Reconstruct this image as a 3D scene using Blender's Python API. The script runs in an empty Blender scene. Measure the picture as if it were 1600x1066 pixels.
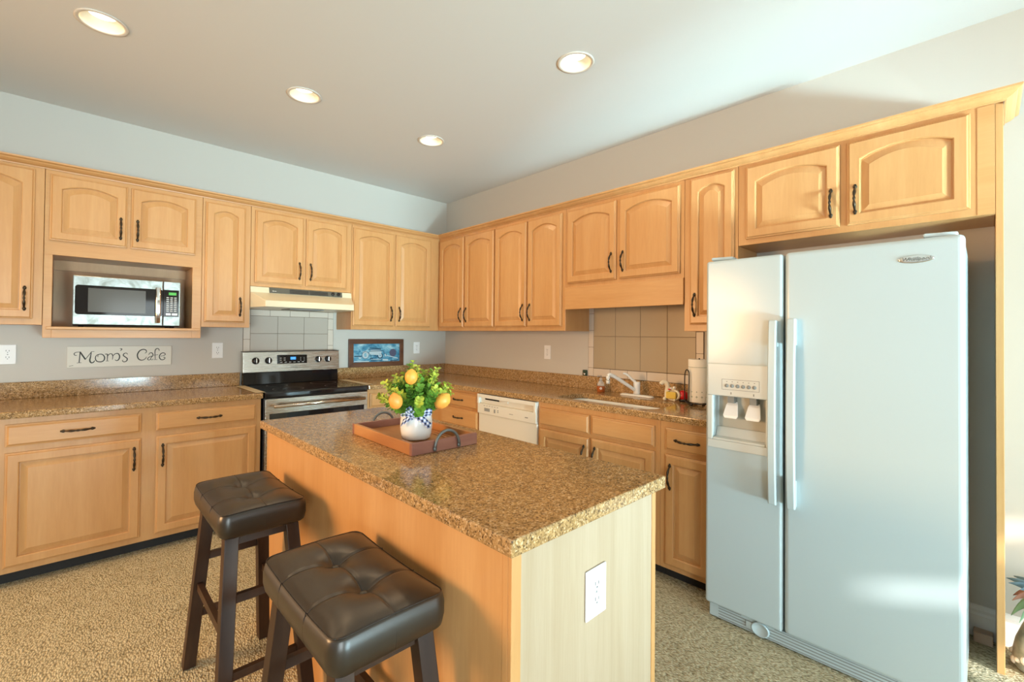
import bpy, bmesh, math, random
from mathutils import Vector, Matrix, noise
random.seed(7)
SC = bpy.context.scene
COL = SC.collection
PI = math.pi

# ------------------------------------------------------------------ camera
CAMLOC = Vector((-2.932, -4.079, 1.339))
YAW, PITCH, ROLL, FPX = math.radians(43.809), math.radians(0.692), math.radians(0.545), 711.9
fwd = Vector((math.sin(YAW)*math.cos(PITCH), math.cos(YAW)*math.cos(PITCH), math.sin(PITCH)))
rgt0 = Vector((math.cos(YAW), -math.sin(YAW), 0)); up0 = rgt0.cross(fwd)
rgt = rgt0*math.cos(ROLL) + up0*math.sin(ROLL); upv = -rgt0*math.sin(ROLL) + up0*math.cos(ROLL)
cam = bpy.data.cameras.new('camera'); cam_o = bpy.data.objects.new('camera', cam); COL.objects.link(cam_o)
cam_o.matrix_world = Matrix(((rgt.x, upv.x, -fwd.x, CAMLOC.x), (rgt.y, upv.y, -fwd.y, CAMLOC.y), (rgt.z, upv.z, -fwd.z, CAMLOC.z), (0, 0, 0, 1)))
cam.sensor_width = 36; cam.lens = FPX/1600*36
cam.shift_x = 2.63/1600; cam.shift_y = -17.94/1600
cam.clip_start = 0.02
SC.camera = cam_o

# ------------------------------------------------------------------ world, sun, daylight, exposure
H = 2.77; FL = 0.02                       # ceiling and carpet heights
REAR, LEFT = -7.3, -6.2                   # unseen walls behind / left of the camera
w = bpy.data.worlds.new('sky'); SC.world = w; w.use_nodes = True
wn = w.node_tree.nodes; wl = w.node_tree.links
bg = wn['Background']
sky = wn.new('ShaderNodeTexSky'); sky.sky_type = 'HOSEK_WILKIE'; sky.turbidity = 3; sky.sun_direction = (-0.2, -0.8, 0.55)
wl.new(sky.outputs[0], bg.inputs[0]); bg.inputs[1].default_value = 0.8
def light(kind, name, loc, energy, color, **kw):
    l = bpy.data.lights.new(name, kind); l.energy = energy; l.color = color
    for k, v in kw.items(): setattr(l, k, v)
    o = bpy.data.objects.new(name, l); COL.objects.link(o); o.location = loc
    return o
def aim(o, d): o.rotation_euler = Vector(d).to_track_quat('-Z', 'Y').to_euler()
s = light('SUN', 'sun', (-3, -12, 8), 9.0, (1, 0.98, 0.94), angle=math.radians(1.0)); aim(s, (0.35, 1.0, -0.33))
DAY = (0.83, 0.96, 1.0)
# added daylight fill lamps at the assumed, unseen glass door and windows
a = light('AREA', 'glass_door_fill', (-1.55, REAR+0.06, 1.0), 60, DAY, shape='RECTANGLE', size=1.95, size_y=1.8); aim(a, (0, 1, -0.03))
a = light('AREA', 'patio_window_fill', (-4.4, REAR+0.06, 1.05), 150, DAY, shape='RECTANGLE', size=2.5, size_y=1.9); aim(a, (0.40, 1, -0.02)); a.data.spread = math.radians(130)
a = light('AREA', 'left_window_fill', (LEFT+0.06, -3.6, 1.45), 12, DAY, shape='RECTANGLE', size=2.6, size_y=1.7); aim(a, (1, 0, 0))
# added area lamps outside the glass door, imitating ground bounce on the ceiling
a = light('AREA', 'ground_bounce_fill', (-1.6, REAR-0.75, 0.30), 72, (0.58, 0.90, 1.0), shape='RECTANGLE', size=1.4, size_y=0.5); aim(a, (1.2, 7.0, 2.15)); a.data.spread = math.radians(62)
a = light('AREA', 'ground_bounce_fill', (-1.75, REAR-0.75, 0.30), 7.0, (0.60, 0.92, 1.0), shape='RECTANGLE', size=0.2, size_y=0.4); aim(a, (1.6, 5.2, 2.45)); a.data.spread = math.radians(16)
# assumed warm lamp left of view, added without a fixture to warm the island side
a = light('AREA', 'assumed_warm_fill', (-5.75, -1.0, 1.6), 66, (1, 0.58, 0.27), shape='DISK', size=1.3); aim(a, (3.4, -1.8, -0.9)); a.data.spread = math.radians(110)
SC.view_settings.view_transform = 'Standard'; SC.view_settings.look = 'None'
SC.view_settings.gamma = 1; SC.view_settings.use_curve_mapping = False
SC.view_settings.exposure = -0.12
SC.cycles.use_denoising = True
SC.cycles.max_bounces = 10; SC.cycles.diffuse_bounces = 6
SC.cycles.sample_clamp_indirect = 6

# ------------------------------------------------------------------ materials
def srgb(r, g, b):
    f = lambda c: (c/255/12.92 if c/255 <= 0.04045 else ((c/255+0.055)/1.055)**2.4)
    return (f(r), f(g), f(b), 1)
def mat(name, color, rough=0.5, metal=0.0, **kw):
    m = bpy.data.materials.new(name); m.use_nodes = True
    b = m.node_tree.nodes['Principled BSDF']
    b.inputs['Base Color'].default_value = color if len(color) == 4 else (*color, 1)
    b.inputs['Roughness'].default_value = rough; b.inputs['Metallic'].default_value = metal
    for k, v in kw.items(): b.inputs[k.replace('_', ' ')].default_value = v
    return m
def nodes(m): return m.node_tree.nodes, m.node_tree.links, m.node_tree.nodes['Principled BSDF']
def coords(m, scale, rand=True):
    n, l, b = nodes(m)
    tc = n.new('ShaderNodeTexCoord'); mp = n.new('ShaderNodeMapping'); mp.inputs['Scale'].default_value = scale
    if rand:
        oi = n.new('ShaderNodeObjectInfo'); ad = n.new('ShaderNodeVectorMath'); ad.operation = 'ADD'
        mu = n.new('ShaderNodeMath'); mu.operation = 'MULTIPLY'; mu.inputs[1].default_value = 17
        l.new(oi.outputs['Random'], mu.inputs[0]); l.new(tc.outputs['Object'], ad.inputs[0]); l.new(mu.outputs[0], ad.inputs[1])
        l.new(ad.outputs[0], mp.inputs['Vector'])
    else: l.new(tc.outputs['Object'], mp.inputs['Vector'])
    return mp.outputs[0]
def ramp(m, fac, stops):
    n, l, b = nodes(m); r = n.new('ShaderNodeValToRGB'); e = r.color_ramp.elements
    e[0].position, e[0].color = stops[0]; e[1].position, e[1].color = stops[-1]
    for p, c in stops[1:-1]:
        q = e.new(p); q.color = c
    l.new(fac, r.inputs[0]); return r.outputs[0]
def noise_tex(m, vec, scale, detail=4, rough=0.55, dist=0.0):
    n, l, b = nodes(m); t = n.new('ShaderNodeTexNoise'); t.inputs['Scale'].default_value = scale
    t.inputs['Detail'].default_value = detail; t.inputs['Roughness'].default_value = rough; t.inputs['Distortion'].default_value = dist
    l.new(vec, t.inputs['Vector']); return t.outputs['Fac']
def mixc(m, fac, a, b_, mode='MIX'):
    n, l, b = nodes(m); x = n.new('ShaderNodeMix'); x.data_type = 'RGBA'; x.blend_type = mode
    for sock, v in ((x.inputs[0], fac), (x.inputs[6], a), (x.inputs[7], b_)):
        if hasattr(v, 'links'): l.new(v, sock)
        else: sock.default_value = v
    return x.outputs[2]
def bump(m, h, strength, dist=0.002):
    n, l, b = nodes(m); bp = n.new('ShaderNodeBump'); bp.inputs['Strength'].default_value = strength; bp.inputs['Distance'].default_value = dist
    l.new(h, bp.inputs['Height']); l.new(bp.outputs[0], b.inputs['Normal'])
def base(m, c): n, l, b = nodes(m); l.new(c, b.inputs['Base Color'])

def wood(name, c1, c2, c3, scale, rough=0.33):
    m = mat(name, c1, rough); v = coords(m, scale)
    big = noise_tex(m, v, 1.0, 3, 0.5, 0.6); fine = noise_tex(m, v, 9.0, 3, 0.6)
    col = ramp(m, big, [(0.3, c3), (0.5, c1), (0.72, c2)])
    f2 = ramp(m, fine, [(0.35, (0.95, 0.93, 0.91, 1)), (0.65, (1.0, 1.0, 1.0, 1))])
    base(m, mixc(m, 1.0, col, f2, 'MULTIPLY')); return m
MAP1, MAP2, MAP3 = (0.57, 0.305, 0.118, 1), (0.60, 0.335, 0.138, 1), (0.535, 0.275, 0.100, 1)
M = {}
M['maple_v'] = wood('maple_vertical_grain', MAP1, MAP2, MAP3, (9, 9, 0.9))
M['maple_h'] = wood('maple_horizontal_grain', MAP1, MAP2, MAP3, (0.9, 9, 9))
M['maple_y'] = wood('maple_lengthwise_grain', MAP1, MAP2, MAP3, (6, 0.8, 9))
M['maple_pale'] = wood('pale_maple_panel', (0.45, 0.345, 0.235, 1), (0.48, 0.375, 0.265, 1), (0.42, 0.315, 0.205, 1), (22, 22, 0.9))
M['maple_dark'] = wood('unfinished_cabinet_side', (0.50, 0.27, 0.12, 1), (0.54, 0.31, 0.15, 1), (0.44, 0.23, 0.10, 1), (6, 6, 1))
M['espresso'] = wood('espresso_wood', (0.040, 0.018, 0.009, 1), (0.062, 0.029, 0.014, 1), (0.026, 0.012, 0.007, 1), (14, 14, 1.5), 0.45)
nodes(M['espresso'])[2].inputs['Specular IOR Level'].default_value = 0.3
M['acacia'] = wood('acacia_tray_wood', (0.40, 0.165, 0.05, 1), (0.50, 0.24, 0.085, 1), (0.28, 0.10, 0.035, 1), (7, 1.6, 7), 0.4)
M['acacia_end'] = wood('acacia_tray_end_wood', (0.30, 0.125, 0.085, 1), (0.38, 0.18, 0.125, 1), (0.22, 0.085, 0.06, 1), (3, 9, 12), 0.45)
M['walnut'] = wood('walnut_picture_frame', (0.115, 0.042, 0.016, 1), (0.16, 0.062, 0.025, 1), (0.08, 0.028, 0.012, 1), (3, 9, 9), 0.4)

def granite():
    m = mat('brown_granite', (0.2, 0.12, 0.06), 0.13); v = coords(m, (1, 1, 1), False); n, l, b = nodes(m)
    t = n.new('ShaderNodeTexVoronoi'); t.inputs['Scale'].default_value = 250; l.new(v, t.inputs['Vector'])
    sp = n.new('ShaderNodeSeparateColor'); l.new(t.outputs['Color'], sp.inputs[0])
    c1 = ramp(m, sp.outputs[0], [(0.0, (0.09, 0.05, 0.022, 1)), (0.22, (0.26, 0.155, 0.062, 1)), (0.6, (0.36, 0.22, 0.095, 1)), (0.85, (0.43, 0.28, 0.135, 1)), (1.0, (0.54, 0.41, 0.26, 1))])
    big = noise_tex(m, v, 55, 3); c2 = ramp(m, big, [(0.35, (0.84, 0.80, 0.75, 1)), (0.65, (1.32, 1.27, 1.18, 1))])
    base(m, mixc(m, 1.0, c1, c2, 'MULTIPLY')); b.inputs['Specular IOR Level'].default_value = 0.5
    return m
M['granite'] = granite()
def carpet():
    m = mat('berber_carpet', (0.4, 0.3, 0.18), 0.95); v = coords(m, (1, 1, 1), False); n, l, b = nodes(m)
    t = n.new('ShaderNodeTexVoronoi'); t.inputs['Scale'].default_value = 130; t.inputs['Randomness'].default_value = 0.9
    mp = n.new('ShaderNodeMapping'); mp.inputs['Scale'].default_value = (1.0, 0.55, 1); mp.inputs['Rotation'].default_value = (0, 0, 0.5)
    l.new(v, mp.inputs['Vector']); l.new(mp.outputs[0], t.inputs['Vector'])
    n2 = noise_tex(m, v, 70, 4, 0.7); n3 = noise_tex(m, v, 6, 3)
    c = ramp(m, n2, [(0.30, (0.36, 0.315, 0.20, 1)), (0.45, (0.55, 0.50, 0.34, 1)), (0.62, (0.66, 0.61, 0.44, 1))])
    d = ramp(m, t.outputs['Distance'], [(0.3, (1.05, 1.05, 1.05, 1)), (0.85, (0.55, 0.52, 0.48, 1))])
    e = ramp(m, n3, [(0.3, (0.93, 0.92, 0.90, 1)), (0.7, (1.05, 1.05, 1.05, 1))])
    base(m, mixc(m, 1.0, mixc(m, 1.0, c, d, 'MULTIPLY'), e, 'MULTIPLY'))
    inv = n.new('ShaderNodeMath'); inv.operation = 'SUBTRACT'; inv.inputs[0].default_value = 1; l.new(t.outputs['Distance'], inv.inputs[1])
    ad = n.new('ShaderNodeMath'); ad.operation = 'ADD'; l.new(inv.outputs[0], ad.inputs[0]); l.new(n2, ad.inputs[1])
    bump(m, ad.outputs[0], 0.9, 0.008); b.inputs['Specular IOR Level'].default_value = 0.1
    return m
M['carpet'] = carpet()
def paint(name, c, rough=0.6):
    m = mat(name, c, rough); v = coords(m, (1, 1, 1), False); bump(m, noise_tex(m, v, 260, 3), 0.05, 0.001); return m
M['wall'] = paint('greige_wall_paint', (0.55, 0.52, 0.465), 0.6)
M['ceil'] = paint('ceiling_paint', (0.66, 0.65, 0.62), 0.5)
M['trim'] = paint('white_trim_paint', (0.80, 0.79, 0.76), 0.4)
M['white_plastic'] = mat('white_plastic', (0.80, 0.80, 0.77), 0.3)
M['outlet'] = mat('outlet_white', (0.83, 0.83, 0.82), 0.3)
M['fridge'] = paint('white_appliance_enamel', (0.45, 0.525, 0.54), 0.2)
M['dw'] = mat('dishwasher_white', (0.72, 0.70, 0.62), 0.3)
M['hood'] = mat('almond_hood_enamel', (0.70, 0.63, 0.45), 0.28)
M['sink'] = mat('white_sink_enamel', (0.82, 0.81, 0.76), 0.18)
M['black'] = mat('black_plastic', (0.012, 0.012, 0.013), 0.35)
M['black_glass'] = mat('black_glass', (0.008, 0.008, 0.010), 0.05)
M['dark'] = mat('dark_gap', (0.02, 0.018, 0.016), 0.8)
M['gap'] = mat('mid_grey_plastic', (0.25, 0.26, 0.25), 0.6)  # even mid grey for buttons, nozzles, slots, filter and screws
M['grey_panel'] = mat('grey_green_panel', (0.085, 0.085, 0.068), 0.4)
def steel(name, scale):
    m = mat(name, (0.52, 0.50, 0.45), 0.24, 1.0); v = coords(m, scale); n, l, b = nodes(m)
    r = ramp(m, noise_tex(m, v, 3, 3), [(0.3, (0.17, 0.17, 0.17, 1)), (0.7, (0.33, 0.33, 0.33, 1))]); l.new(r, b.inputs['Roughness']); return m
M['steel'] = steel('brushed_stainless_steel', (2, 90, 90))
def brushed_patchy():  # base colour mixes darker and lighter steel patches by noise
    m = mat('patchy_stainless_steel', (0.3, 0.29, 0.26), 0.34, 1.0); v = coords(m, (1, 1, 1))
    base(m, ramp(m, noise_tex(m, v, 16, 3, 0.6, 0.8), [(0.35, (0.20, 0.19, 0.165, 1)), (0.65, (0.37, 0.37, 0.35, 1))])); return m
M['mw_steel'] = brushed_patchy()
M['disp'] = mat('dispenser_white', (0.56, 0.57, 0.53), 0.3)
M['cavity'] = mat('warm_grey_dispenser_liner', (0.46, 0.44, 0.37), 0.4)
M['chrome'] = mat('chrome', (0.75, 0.76, 0.76), 0.12, 1.0)
M['bronze'] = mat('antique_bronze', (0.055, 0.042, 0.028), 0.34, 0.85)
M['iron'] = mat('weathered_grey_iron', (0.17, 0.18, 0.175), 0.45, 0.7)
M['wire'] = mat('black_wire', (0.01, 0.009, 0.008), 0.4)
M['tile'] = paint('beige_ceramic_tile', (0.41, 0.325, 0.215), 0.35)
M['tile_grey'] = paint('greige_ceramic_tile', (0.47, 0.415, 0.35), 0.35)
M['tile_trim'] = paint('pale_border_tile', (0.64, 0.56, 0.47), 0.35)
M['grout'] = mat('brown_grout', (0.16, 0.11, 0.07), 0.9)
def leather():
    m = mat('dark_brown_leather', (0.022, 0.014, 0.008), 0.34); v = coords(m, (1, 1, 1), False)
    bump(m, noise_tex(m, v, 400, 3), 0.12, 0.001); nodes(m)[2].inputs['Specular IOR Level'].default_value = 0.65; return m
M['leather'] = leather()
M['stitch'] = mat('leather_seam', (0.020, 0.012, 0.008), 0.5)
M['screen'] = mat('blue_display', (0.0, 0.02, 0.1), 0.2, 0, Emission_Color=(0.05, 0.35, 1, 1), Emission_Strength=1.6)
M['green_screen'] = mat('green_display', (0.0, 0.03, 0.0), 0.2, 0, Emission_Color=(0.15, 0.9, 0.1, 1), Emission_Strength=0.7)
M['lamp'] = mat('lit_lamp_lens', (1, 1, 1), 0.4, 0, Emission_Color=(1, 0.95, 0.86, 1), Emission_Strength=2.2)
M['can'] = mat('cream_lamp_baffle', (0.82, 0.78, 0.62), 0.5)
M['can_ring'] = mat('lamp_trim_ring', (0.66, 0.60, 0.52), 0.5)
M['sign'] = paint('distressed_cream_board', (0.70, 0.68, 0.60), 0.6)
M['ink'] = mat('sign_lettering', (0.03, 0.035, 0.03), 0.6)
M['legend'] = mat('light_grey_print', (0.55, 0.55, 0.53), 0.5)
M['print'] = mat('grey_print', (0.16, 0.16, 0.15), 0.5)
M['tape'] = mat('beige_silicone_strip', (0.55, 0.44, 0.26), 0.45)
M['pot'] = mat('white_glazed_ceramic', (0.80, 0.80, 0.78), 0.2)
M['leaf'] = mat('green_leaves', (0.15, 0.33, 0.035), 0.5, 0)
M['sprig'] = mat('lime_green_leaves', (0.42, 0.50, 0.05), 0.5, 0)
M['stem'] = mat('green_stem', (0.10, 0.16, 0.04), 0.6)
M['lemon'] = mat('orange_yellow_lemon', (0.85, 0.43, 0.05), 0.45)
def lemonmat():
    m = M['lemon']; v = coords(m, (1, 1, 1)); base(m, ramp(m, noise_tex(m, v, 14, 2), [(0.35, (0.80, 0.29, 0.05, 1)), (0.7, (0.82, 0.42, 0.06, 1))])); bump(m, noise_tex(m, v, 300, 2), 0.15, 0.001)
lemonmat()
for k in ('leaf', 'sprig'):
    m = M[k]; v = coords(m, (1, 1, 1)); c = nodes(m)[2].inputs['Base Color'].default_value
    base(m, ramp(m, noise_tex(m, v, 45, 2), [(0.35, (c[0]*0.5, c[1]*0.6, c[2]*0.5, 1)), (0.65, (c[0]*1.25, c[1]*1.2, c[2]*1.4, 1))]))
M['paper'] = mat('white_paper_towel', (0.88, 0.87, 0.82), 0.9)
M['ceramic_white'] = mat('cream_glazed_ceramic', (0.80, 0.74, 0.58), 0.2)
M['sponge'] = mat('yellow_sponge', (0.72, 0.52, 0.10), 0.9)
M['red'] = mat('red_glaze', (0.55, 0.012, 0.015), 0.3)
M['soap'] = mat('amber_liquid_soap', (0.50, 0.13, 0.03), 0.12, 0, Transmission_Weight=0.35)
M['clear'] = mat('clear_plastic', (0.92, 0.90, 0.86), 0.1, 0, Transmission_Weight=0.7)
M['green_box'] = mat('dark_green_plastic', (0.02, 0.05, 0.03), 0.4)
def vase_mat():
    m = mat('silver_green_vase', (0.42, 0.46, 0.43), 0.35, 0.4); v = coords(m, (1, 1, 1)); base(m, ramp(m, noise_tex(m, v, 14, 3), [(0.35, (0.22, 0.27, 0.25, 1)), (0.65, (0.55, 0.60, 0.58, 1))])); return m
M['vase'] = vase_mat()
M['blue_leaf'] = mat('blue_grey_leaf', (0.14, 0.26, 0.36), 0.45)
M['green_leaf2'] = mat('soft_green_leaf', (0.28, 0.50, 0.30), 0.45)
M['pink_leaf'] = mat('dusty_pink_leaf', (0.50, 0.27, 0.22), 0.45)
M['petal'] = mat('white_petal', (0.85, 0.84, 0.78), 0.5)
M['brick_tan'] = mat('tan_block', (0.52, 0.38, 0.29), 0.8)
def gingham():
    m = mat('navy_white_gingham', (1, 1, 1), 0.8); n, l, b = nodes(m); uv = n.new('ShaderNodeTexCoord')
    sp = n.new('ShaderNodeSeparateXYZ'); l.new(uv.outputs['UV'], sp.inputs[0]); st = []
    for i in (0, 1):
        f = n.new('ShaderNodeMath'); f.operation = 'FRACT'; l.new(sp.outputs[i], f.inputs[0])
        g = n.new('ShaderNodeMath'); g.operation = 'GREATER_THAN'; g.inputs[1].default_value = 0.5; l.new(f.outputs[0], g.inputs[0]); st.append(g.outputs[0])
    ad = n.new('ShaderNodeMath'); ad.operation = 'ADD'; l.new(st[0], ad.inputs[0]); l.new(st[1], ad.inputs[1])
    hv = n.new('ShaderNodeMath'); hv.operation = 'MULTIPLY'; hv.inputs[1].default_value = 0.5; l.new(ad.outputs[0], hv.inputs[0])
    base(m, ramp(m, hv.outputs[0], [(0.0, (0.80, 0.82, 0.86, 1)), (0.5, (0.26, 0.32, 0.52, 1)), (1.0, (0.010, 0.016, 0.055, 1))])); return m
M['gingham'] = gingham()
def seascape():
    m = mat('blue_landscape_print', (0.1, 0.3, 0.4), 0.35); v = coords(m, (1, 1, 1.6), False)
    a1 = noise_tex(m, v, 9, 5, 0.6, 0.8)
    base(m, ramp(m, a1, [(0.30, (0.012, 0.085, 0.16, 1)), (0.46, (0.05, 0.23, 0.36, 1)), (0.60, (0.22, 0.45, 0.55, 1)), (0.72, (0.55, 0.68, 0.70, 1))])); return m
M['print_blue'] = seascape()
M['ink_blue'] = mat('dark_blue_brushwork', (0.012, 0.06, 0.11), 0.5)
M['ink_pale'] = mat('pale_blue_brushwork', (0.46, 0.55, 0.58), 0.5)
M['ink_plum'] = mat('plum_brushwork', (0.075, 0.075, 0.13), 0.5)

# ------------------------------------------------------------------ mesh helpers
class MB:
    def __init__(s): s.bm = bmesh.new(); s.x = Matrix.Identity(4)
    def v(s, p): return s.bm.verts.new(s.x @ Vector(p))
    def face(s, vs, smooth=False):
        try:
            f = s.bm.faces.new(vs); f.smooth = smooth; return f
        except ValueError: return None
    def box(s, x0, x1, y0, y1, z0, z1):
        p = [s.v((x, y, z)) for z in (z0, z1) for y in (y0, y1) for x in (x0, x1)]
        for q in ((0, 2, 3, 1), (4, 5, 7, 6), (0, 1, 5, 4), (2, 6, 7, 3), (0, 4, 6, 2), (1, 3, 7, 5)): s.face([p[i] for i in q])
        return s
    def loops(s, rings, close=True, cap0=False, cap1=True, smooth=False):
        R = [[s.v(p) for p in r] for r in rings]; n = len(R[0])
        for a, b in zip(R, R[1:]):
            for i in range(n if close else n-1):
                j = (i+1) % n; s.face([a[i], a[j], b[j], b[i]], smooth)
        if cap0: s.face(list(reversed(R[0])), smooth)
        if cap1: s.face(R[-1], smooth)
        return s
    def lathe(s, prof, c=(0, 0, 0), n=24, smooth=True, cap0=True, cap1=True):
        rings = [[(c[0]+r*math.cos(2*PI*i/n), c[1]+r*math.sin(2*PI*i/n), c[2]+z) for i in range(n)] for r, z in prof]
        return s.loops(rings, True, cap0, cap1, smooth)
    def tube(s, pts, rad, n=8, smooth=True, flat=None):
        pts = [Vector(p) for p in pts]; rings = []; ref = None
        for i, p in enumerate(pts):
            t = (pts[min(i+1, len(pts)-1)] - pts[max(i-1, 0)]).normalized()
            if ref is None: ref = Vector((0, 0, 1)) if abs(t.z) < 0.9 else Vector((1, 0, 0))
            u = ref - t*ref.dot(t); u.normalize(); ref = u; v2 = t.cross(u)
            r = rad[i] if isinstance(rad, (list, tuple)) else rad
            a, b = (r, r) if flat is None else (r, r*flat)
            rings.append([p + u*a*math.cos(2*PI*k/n) + v2*b*math.sin(2*PI*k/n) for k in range(n)])
        return s.loops(rings, True, True, True, smooth)
    def beam(s, p, q, wx, wy, up=(0, 1, 0)):
        p, q = Vector(p), Vector(q); t = (q-p).normalized(); u = Vector(up); u = (u - t*u.dot(t)).normalized(); v2 = t.cross(u)
        rings = [[c + v2*a*wx/2 + u*b*wy/2 for a, b in ((-1, -1), (1, -1), (1, 1), (-1, 1))] for c in (p, q)]
        return s.loops(rings, True, True, True)
    def sphere(s, c, r, nu=16, nv=10, sc=(1, 1, 1)):
        prof = [[(c[0]+r*sc[0]*math.sin(PI*j/nv)*math.cos(2*PI*i/nu), c[1]+r*sc[1]*math.sin(PI*j/nv)*math.sin(2*PI*i/nu), c[2]-r*sc[2]*math.cos(PI*j/nv)) for i in range(nu)] for j in range(1, nv)]
        return s.loops(prof, True, True, True, True)
    def prism(s, poly, z0, z1, smooth=False):
        return s.loops([[(x, y, z0) for x, y in poly], [(x, y, z1) for x, y in poly]], True, True, True, smooth)
    def mesh(s, name):
        bmesh.ops.recalc_face_normals(s.bm, faces=s.bm.faces)
        me = bpy.data.meshes.new(name); s.bm.to_mesh(me); s.bm.free(); return me
    def build(s, name, m, parent=None, loc=(0, 0, 0), rot=(0, 0, 0), bevel=0, seg=2, subsurf=0):
        o = bpy.data.objects.new(name, s.mesh(name)); COL.objects.link(o)
        o.data.materials.append(m); o.location = loc; o.rotation_euler = rot
        if parent: o.parent = parent
        if bevel:
            b = o.modifiers.new('bevel', 'BEVEL'); b.width = bevel; b.segments = seg; b.limit_method = 'ANGLE'; b.angle_limit = math.radians(40); b.harden_normals = False
        if subsurf:
            q = o.modifiers.new('smooth', 'SUBSURF'); q.levels = subsurf; q.render_levels = subsurf
        return o
def tag(o, label, cat, group=None):
    o['label'] = label; o['category'] = cat
    if group: o['group'] = group
    return o
def thing(name, label, cat, loc=(0, 0, 0), rz=0, group=None):
    o = bpy.data.objects.new(name, None); COL.objects.link(o); o.empty_display_size = 0.05
    o.location = loc; o.rotation_euler = (0, 0, rz); return tag(o, label, cat, group)
def structure(o): o['kind'] = 'structure'; return o
def bake_boolean(o, cutter):
    b = o.modifiers.new('cut', 'BOOLEAN'); b.operation = 'DIFFERENCE'; b.solver = 'EXACT'; b.object = cutter
    bpy.context.view_layer.update()
    dg = bpy.context.evaluated_depsgraph_get()
    me = bpy.data.meshes.new_from_object(o.evaluated_get(dg)); o.modifiers.clear(); o.data = me
    bpy.data.objects.remove(cutter); return o
def text(name, body, size, m, parent, loc, rot=(PI/2, 0, 0), shear=0.0, xs=1.0, ext=0.0003):
    c = bpy.data.curves.new(name, 'FONT'); c.body = body; c.size = size; c.align_x = 'CENTER'; c.align_y = 'CENTER'; c.extrude = ext; c.shear = shear
    t = bpy.data.objects.new('tmp', c); COL.objects.link(t); bpy.context.view_layer.update()
    me = bpy.data.meshes.new_from_object(t.evaluated_get(bpy.context.evaluated_depsgraph_get())); bpy.data.objects.remove(t); bpy.data.curves.remove(c)
    o = bpy.data.objects.new(name, me); COL.objects.link(o); me.materials.clear(); me.materials.append(m)
    o.parent = parent; o.location = loc; o.rotation_euler = rot; o.scale = (xs, 1, 1); return o
def catmull(pts, k=6):
    P = [Vector(p) for p in pts]; out = []
    for i in range(len(P)-1):
        p0, p1, p2, p3 = P[max(i-1, 0)], P[i], P[i+1], P[min(i+2, len(P)-1)]
        for j in range(k):
            t = j/k; out.append(0.5*((2*p1) + (p2-p0)*t + (2*p0-5*p1+4*p2-p3)*t*t + (3*p1-p0-3*p2+p3)*t**3))
    out.append(P[-1]); return out
def stroke(mb, pts, wid, y0, y1, smooth=True):
    """flat painted stroke in the local x-z plane, y0 (back) to y1 (front)"""
    P = catmull([(x, 0, z) for x, z in pts], 5) if smooth and len(pts) > 2 else [Vector((x, 0, z)) for x, z in pts]
    N = len(P); L, R = [], []
    for i, p in enumerate(P):
        t = P[min(i+1, N-1)] - P[max(i-1, 0)]
        if t.length < 1e-9: t = Vector((1, 0, 0))
        t.normalize(); nrm = Vector((-t.z, 0, t.x)); u = i/(N-1)
        ww = wid(u) if callable(wid) else wid
        L.append(p+nrm*ww/2); R.append(p-nrm*ww/2)
    rings = [[(l.x, y0, l.z), (l.x, y1, l.z), (r.x, y1, r.z), (r.x, y0, r.z)] for l, r in zip(L, R)]
    mb.loops(rings, True, True, True)

# ------------------------------------------------------------------ the room
structure(MB().box(LEFT, 0.0, REAR, 0.0, FL-0.1, FL).build('floor', M['carpet']))
c = MB().box(LEFT, 0.0, REAR, 0.0, H, H+0.25).build('ceiling', M['ceil'])
LAMPS = [(-2.857, -1.249), (-1.951, -1.247), (-1.045, -1.248), (-1.055, -2.597)]
cut = MB()
for x, y in LAMPS: cut.lathe([(0.083, H-0.1), (0.083, H+0.12)], (x, y, 0), 40, False)
structure(bake_boolean(c, cut.build('cutter', M['ceil'])))
structure(MB().box(LEFT, 0.12, 0.0, 0.12, FL-0.1, H+0.25).build('wall_back', M['wall']))
structure(MB().box(0.0, 0.12, REAR, 0.0, FL-0.1, H+0.25).build('wall_right', M['wall']))
def wall_with_holes(name, length, holes, place):
    mb = MB(); xs = sorted({0, length, *[h[0] for h in holes], *[h[1] for h in holes]})
    for a, b in zip(xs, xs[1:]):
        hs = [h for h in holes if h[0] <= a and h[1] >= b]
        if not hs: mb.box(a, b, -0.12, 0, FL-0.1, H+0.25)
        else: mb.box(a, b, -0.12, 0, FL-0.1, hs[0][2]); mb.box(a, b, -0.12, 0, hs[0][3], H+0.25)
    o = structure(mb.build(name, M['wall'])); o.location, o.rotation_euler = place; return o
def window(name, place, x0, x1, z0, z1, nx, nz):
    mb = MB(); t = 0.05
    mb.box(x0, x1, -0.08, -0.03, z0, z0+t); mb.box(x0, x1, -0.08, -0.03, z1-t, z1)
    for i in range(nx+1):
        x = x0 + (x1-x0-t)*i/nx; mb.box(x, x+t, -0.08, -0.03, z0, z1)
    for i in range(1, nz):
        z = z0 + (z1-z0)*i/nz; mb.box(x0, x1, -0.075, -0.035, z-0.012, z+0.012)
    o = structure(mb.build(name, M['trim'])); o.location, o.rotation_euler = place
rp = ((LEFT, REAR, 0), (0, 0, 0))
wall_with_holes('wall_rear', -LEFT, [(-LEFT-2.57, -LEFT-0.55, FL+0.04, 2.22), (0.55, 3.05, FL+0.05, 2.3)], rp)
window('door_1', rp, -LEFT-2.57, -LEFT-0.55, FL+0.04, 2.22, 2, 1); window('window_1', rp, 0.55, 3.05, FL+0.05, 2.3, 3, 1)  # assumed glass door and window, unseen, added as daylight openings
bl = MB()                                                          # added unseen boards that block the sun, leaving a strip for the fridge patch
for x0, x1, z0, z1 in ((-2.56, -0.56, 1.18, 1.52), (-2.56, -0.56, 1.61, 2.21), (-2.56, -2.0, 1.52, 1.61)): bl.box(x0, x1, REAR-0.025, REAR-0.015, z0, z1)
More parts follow.
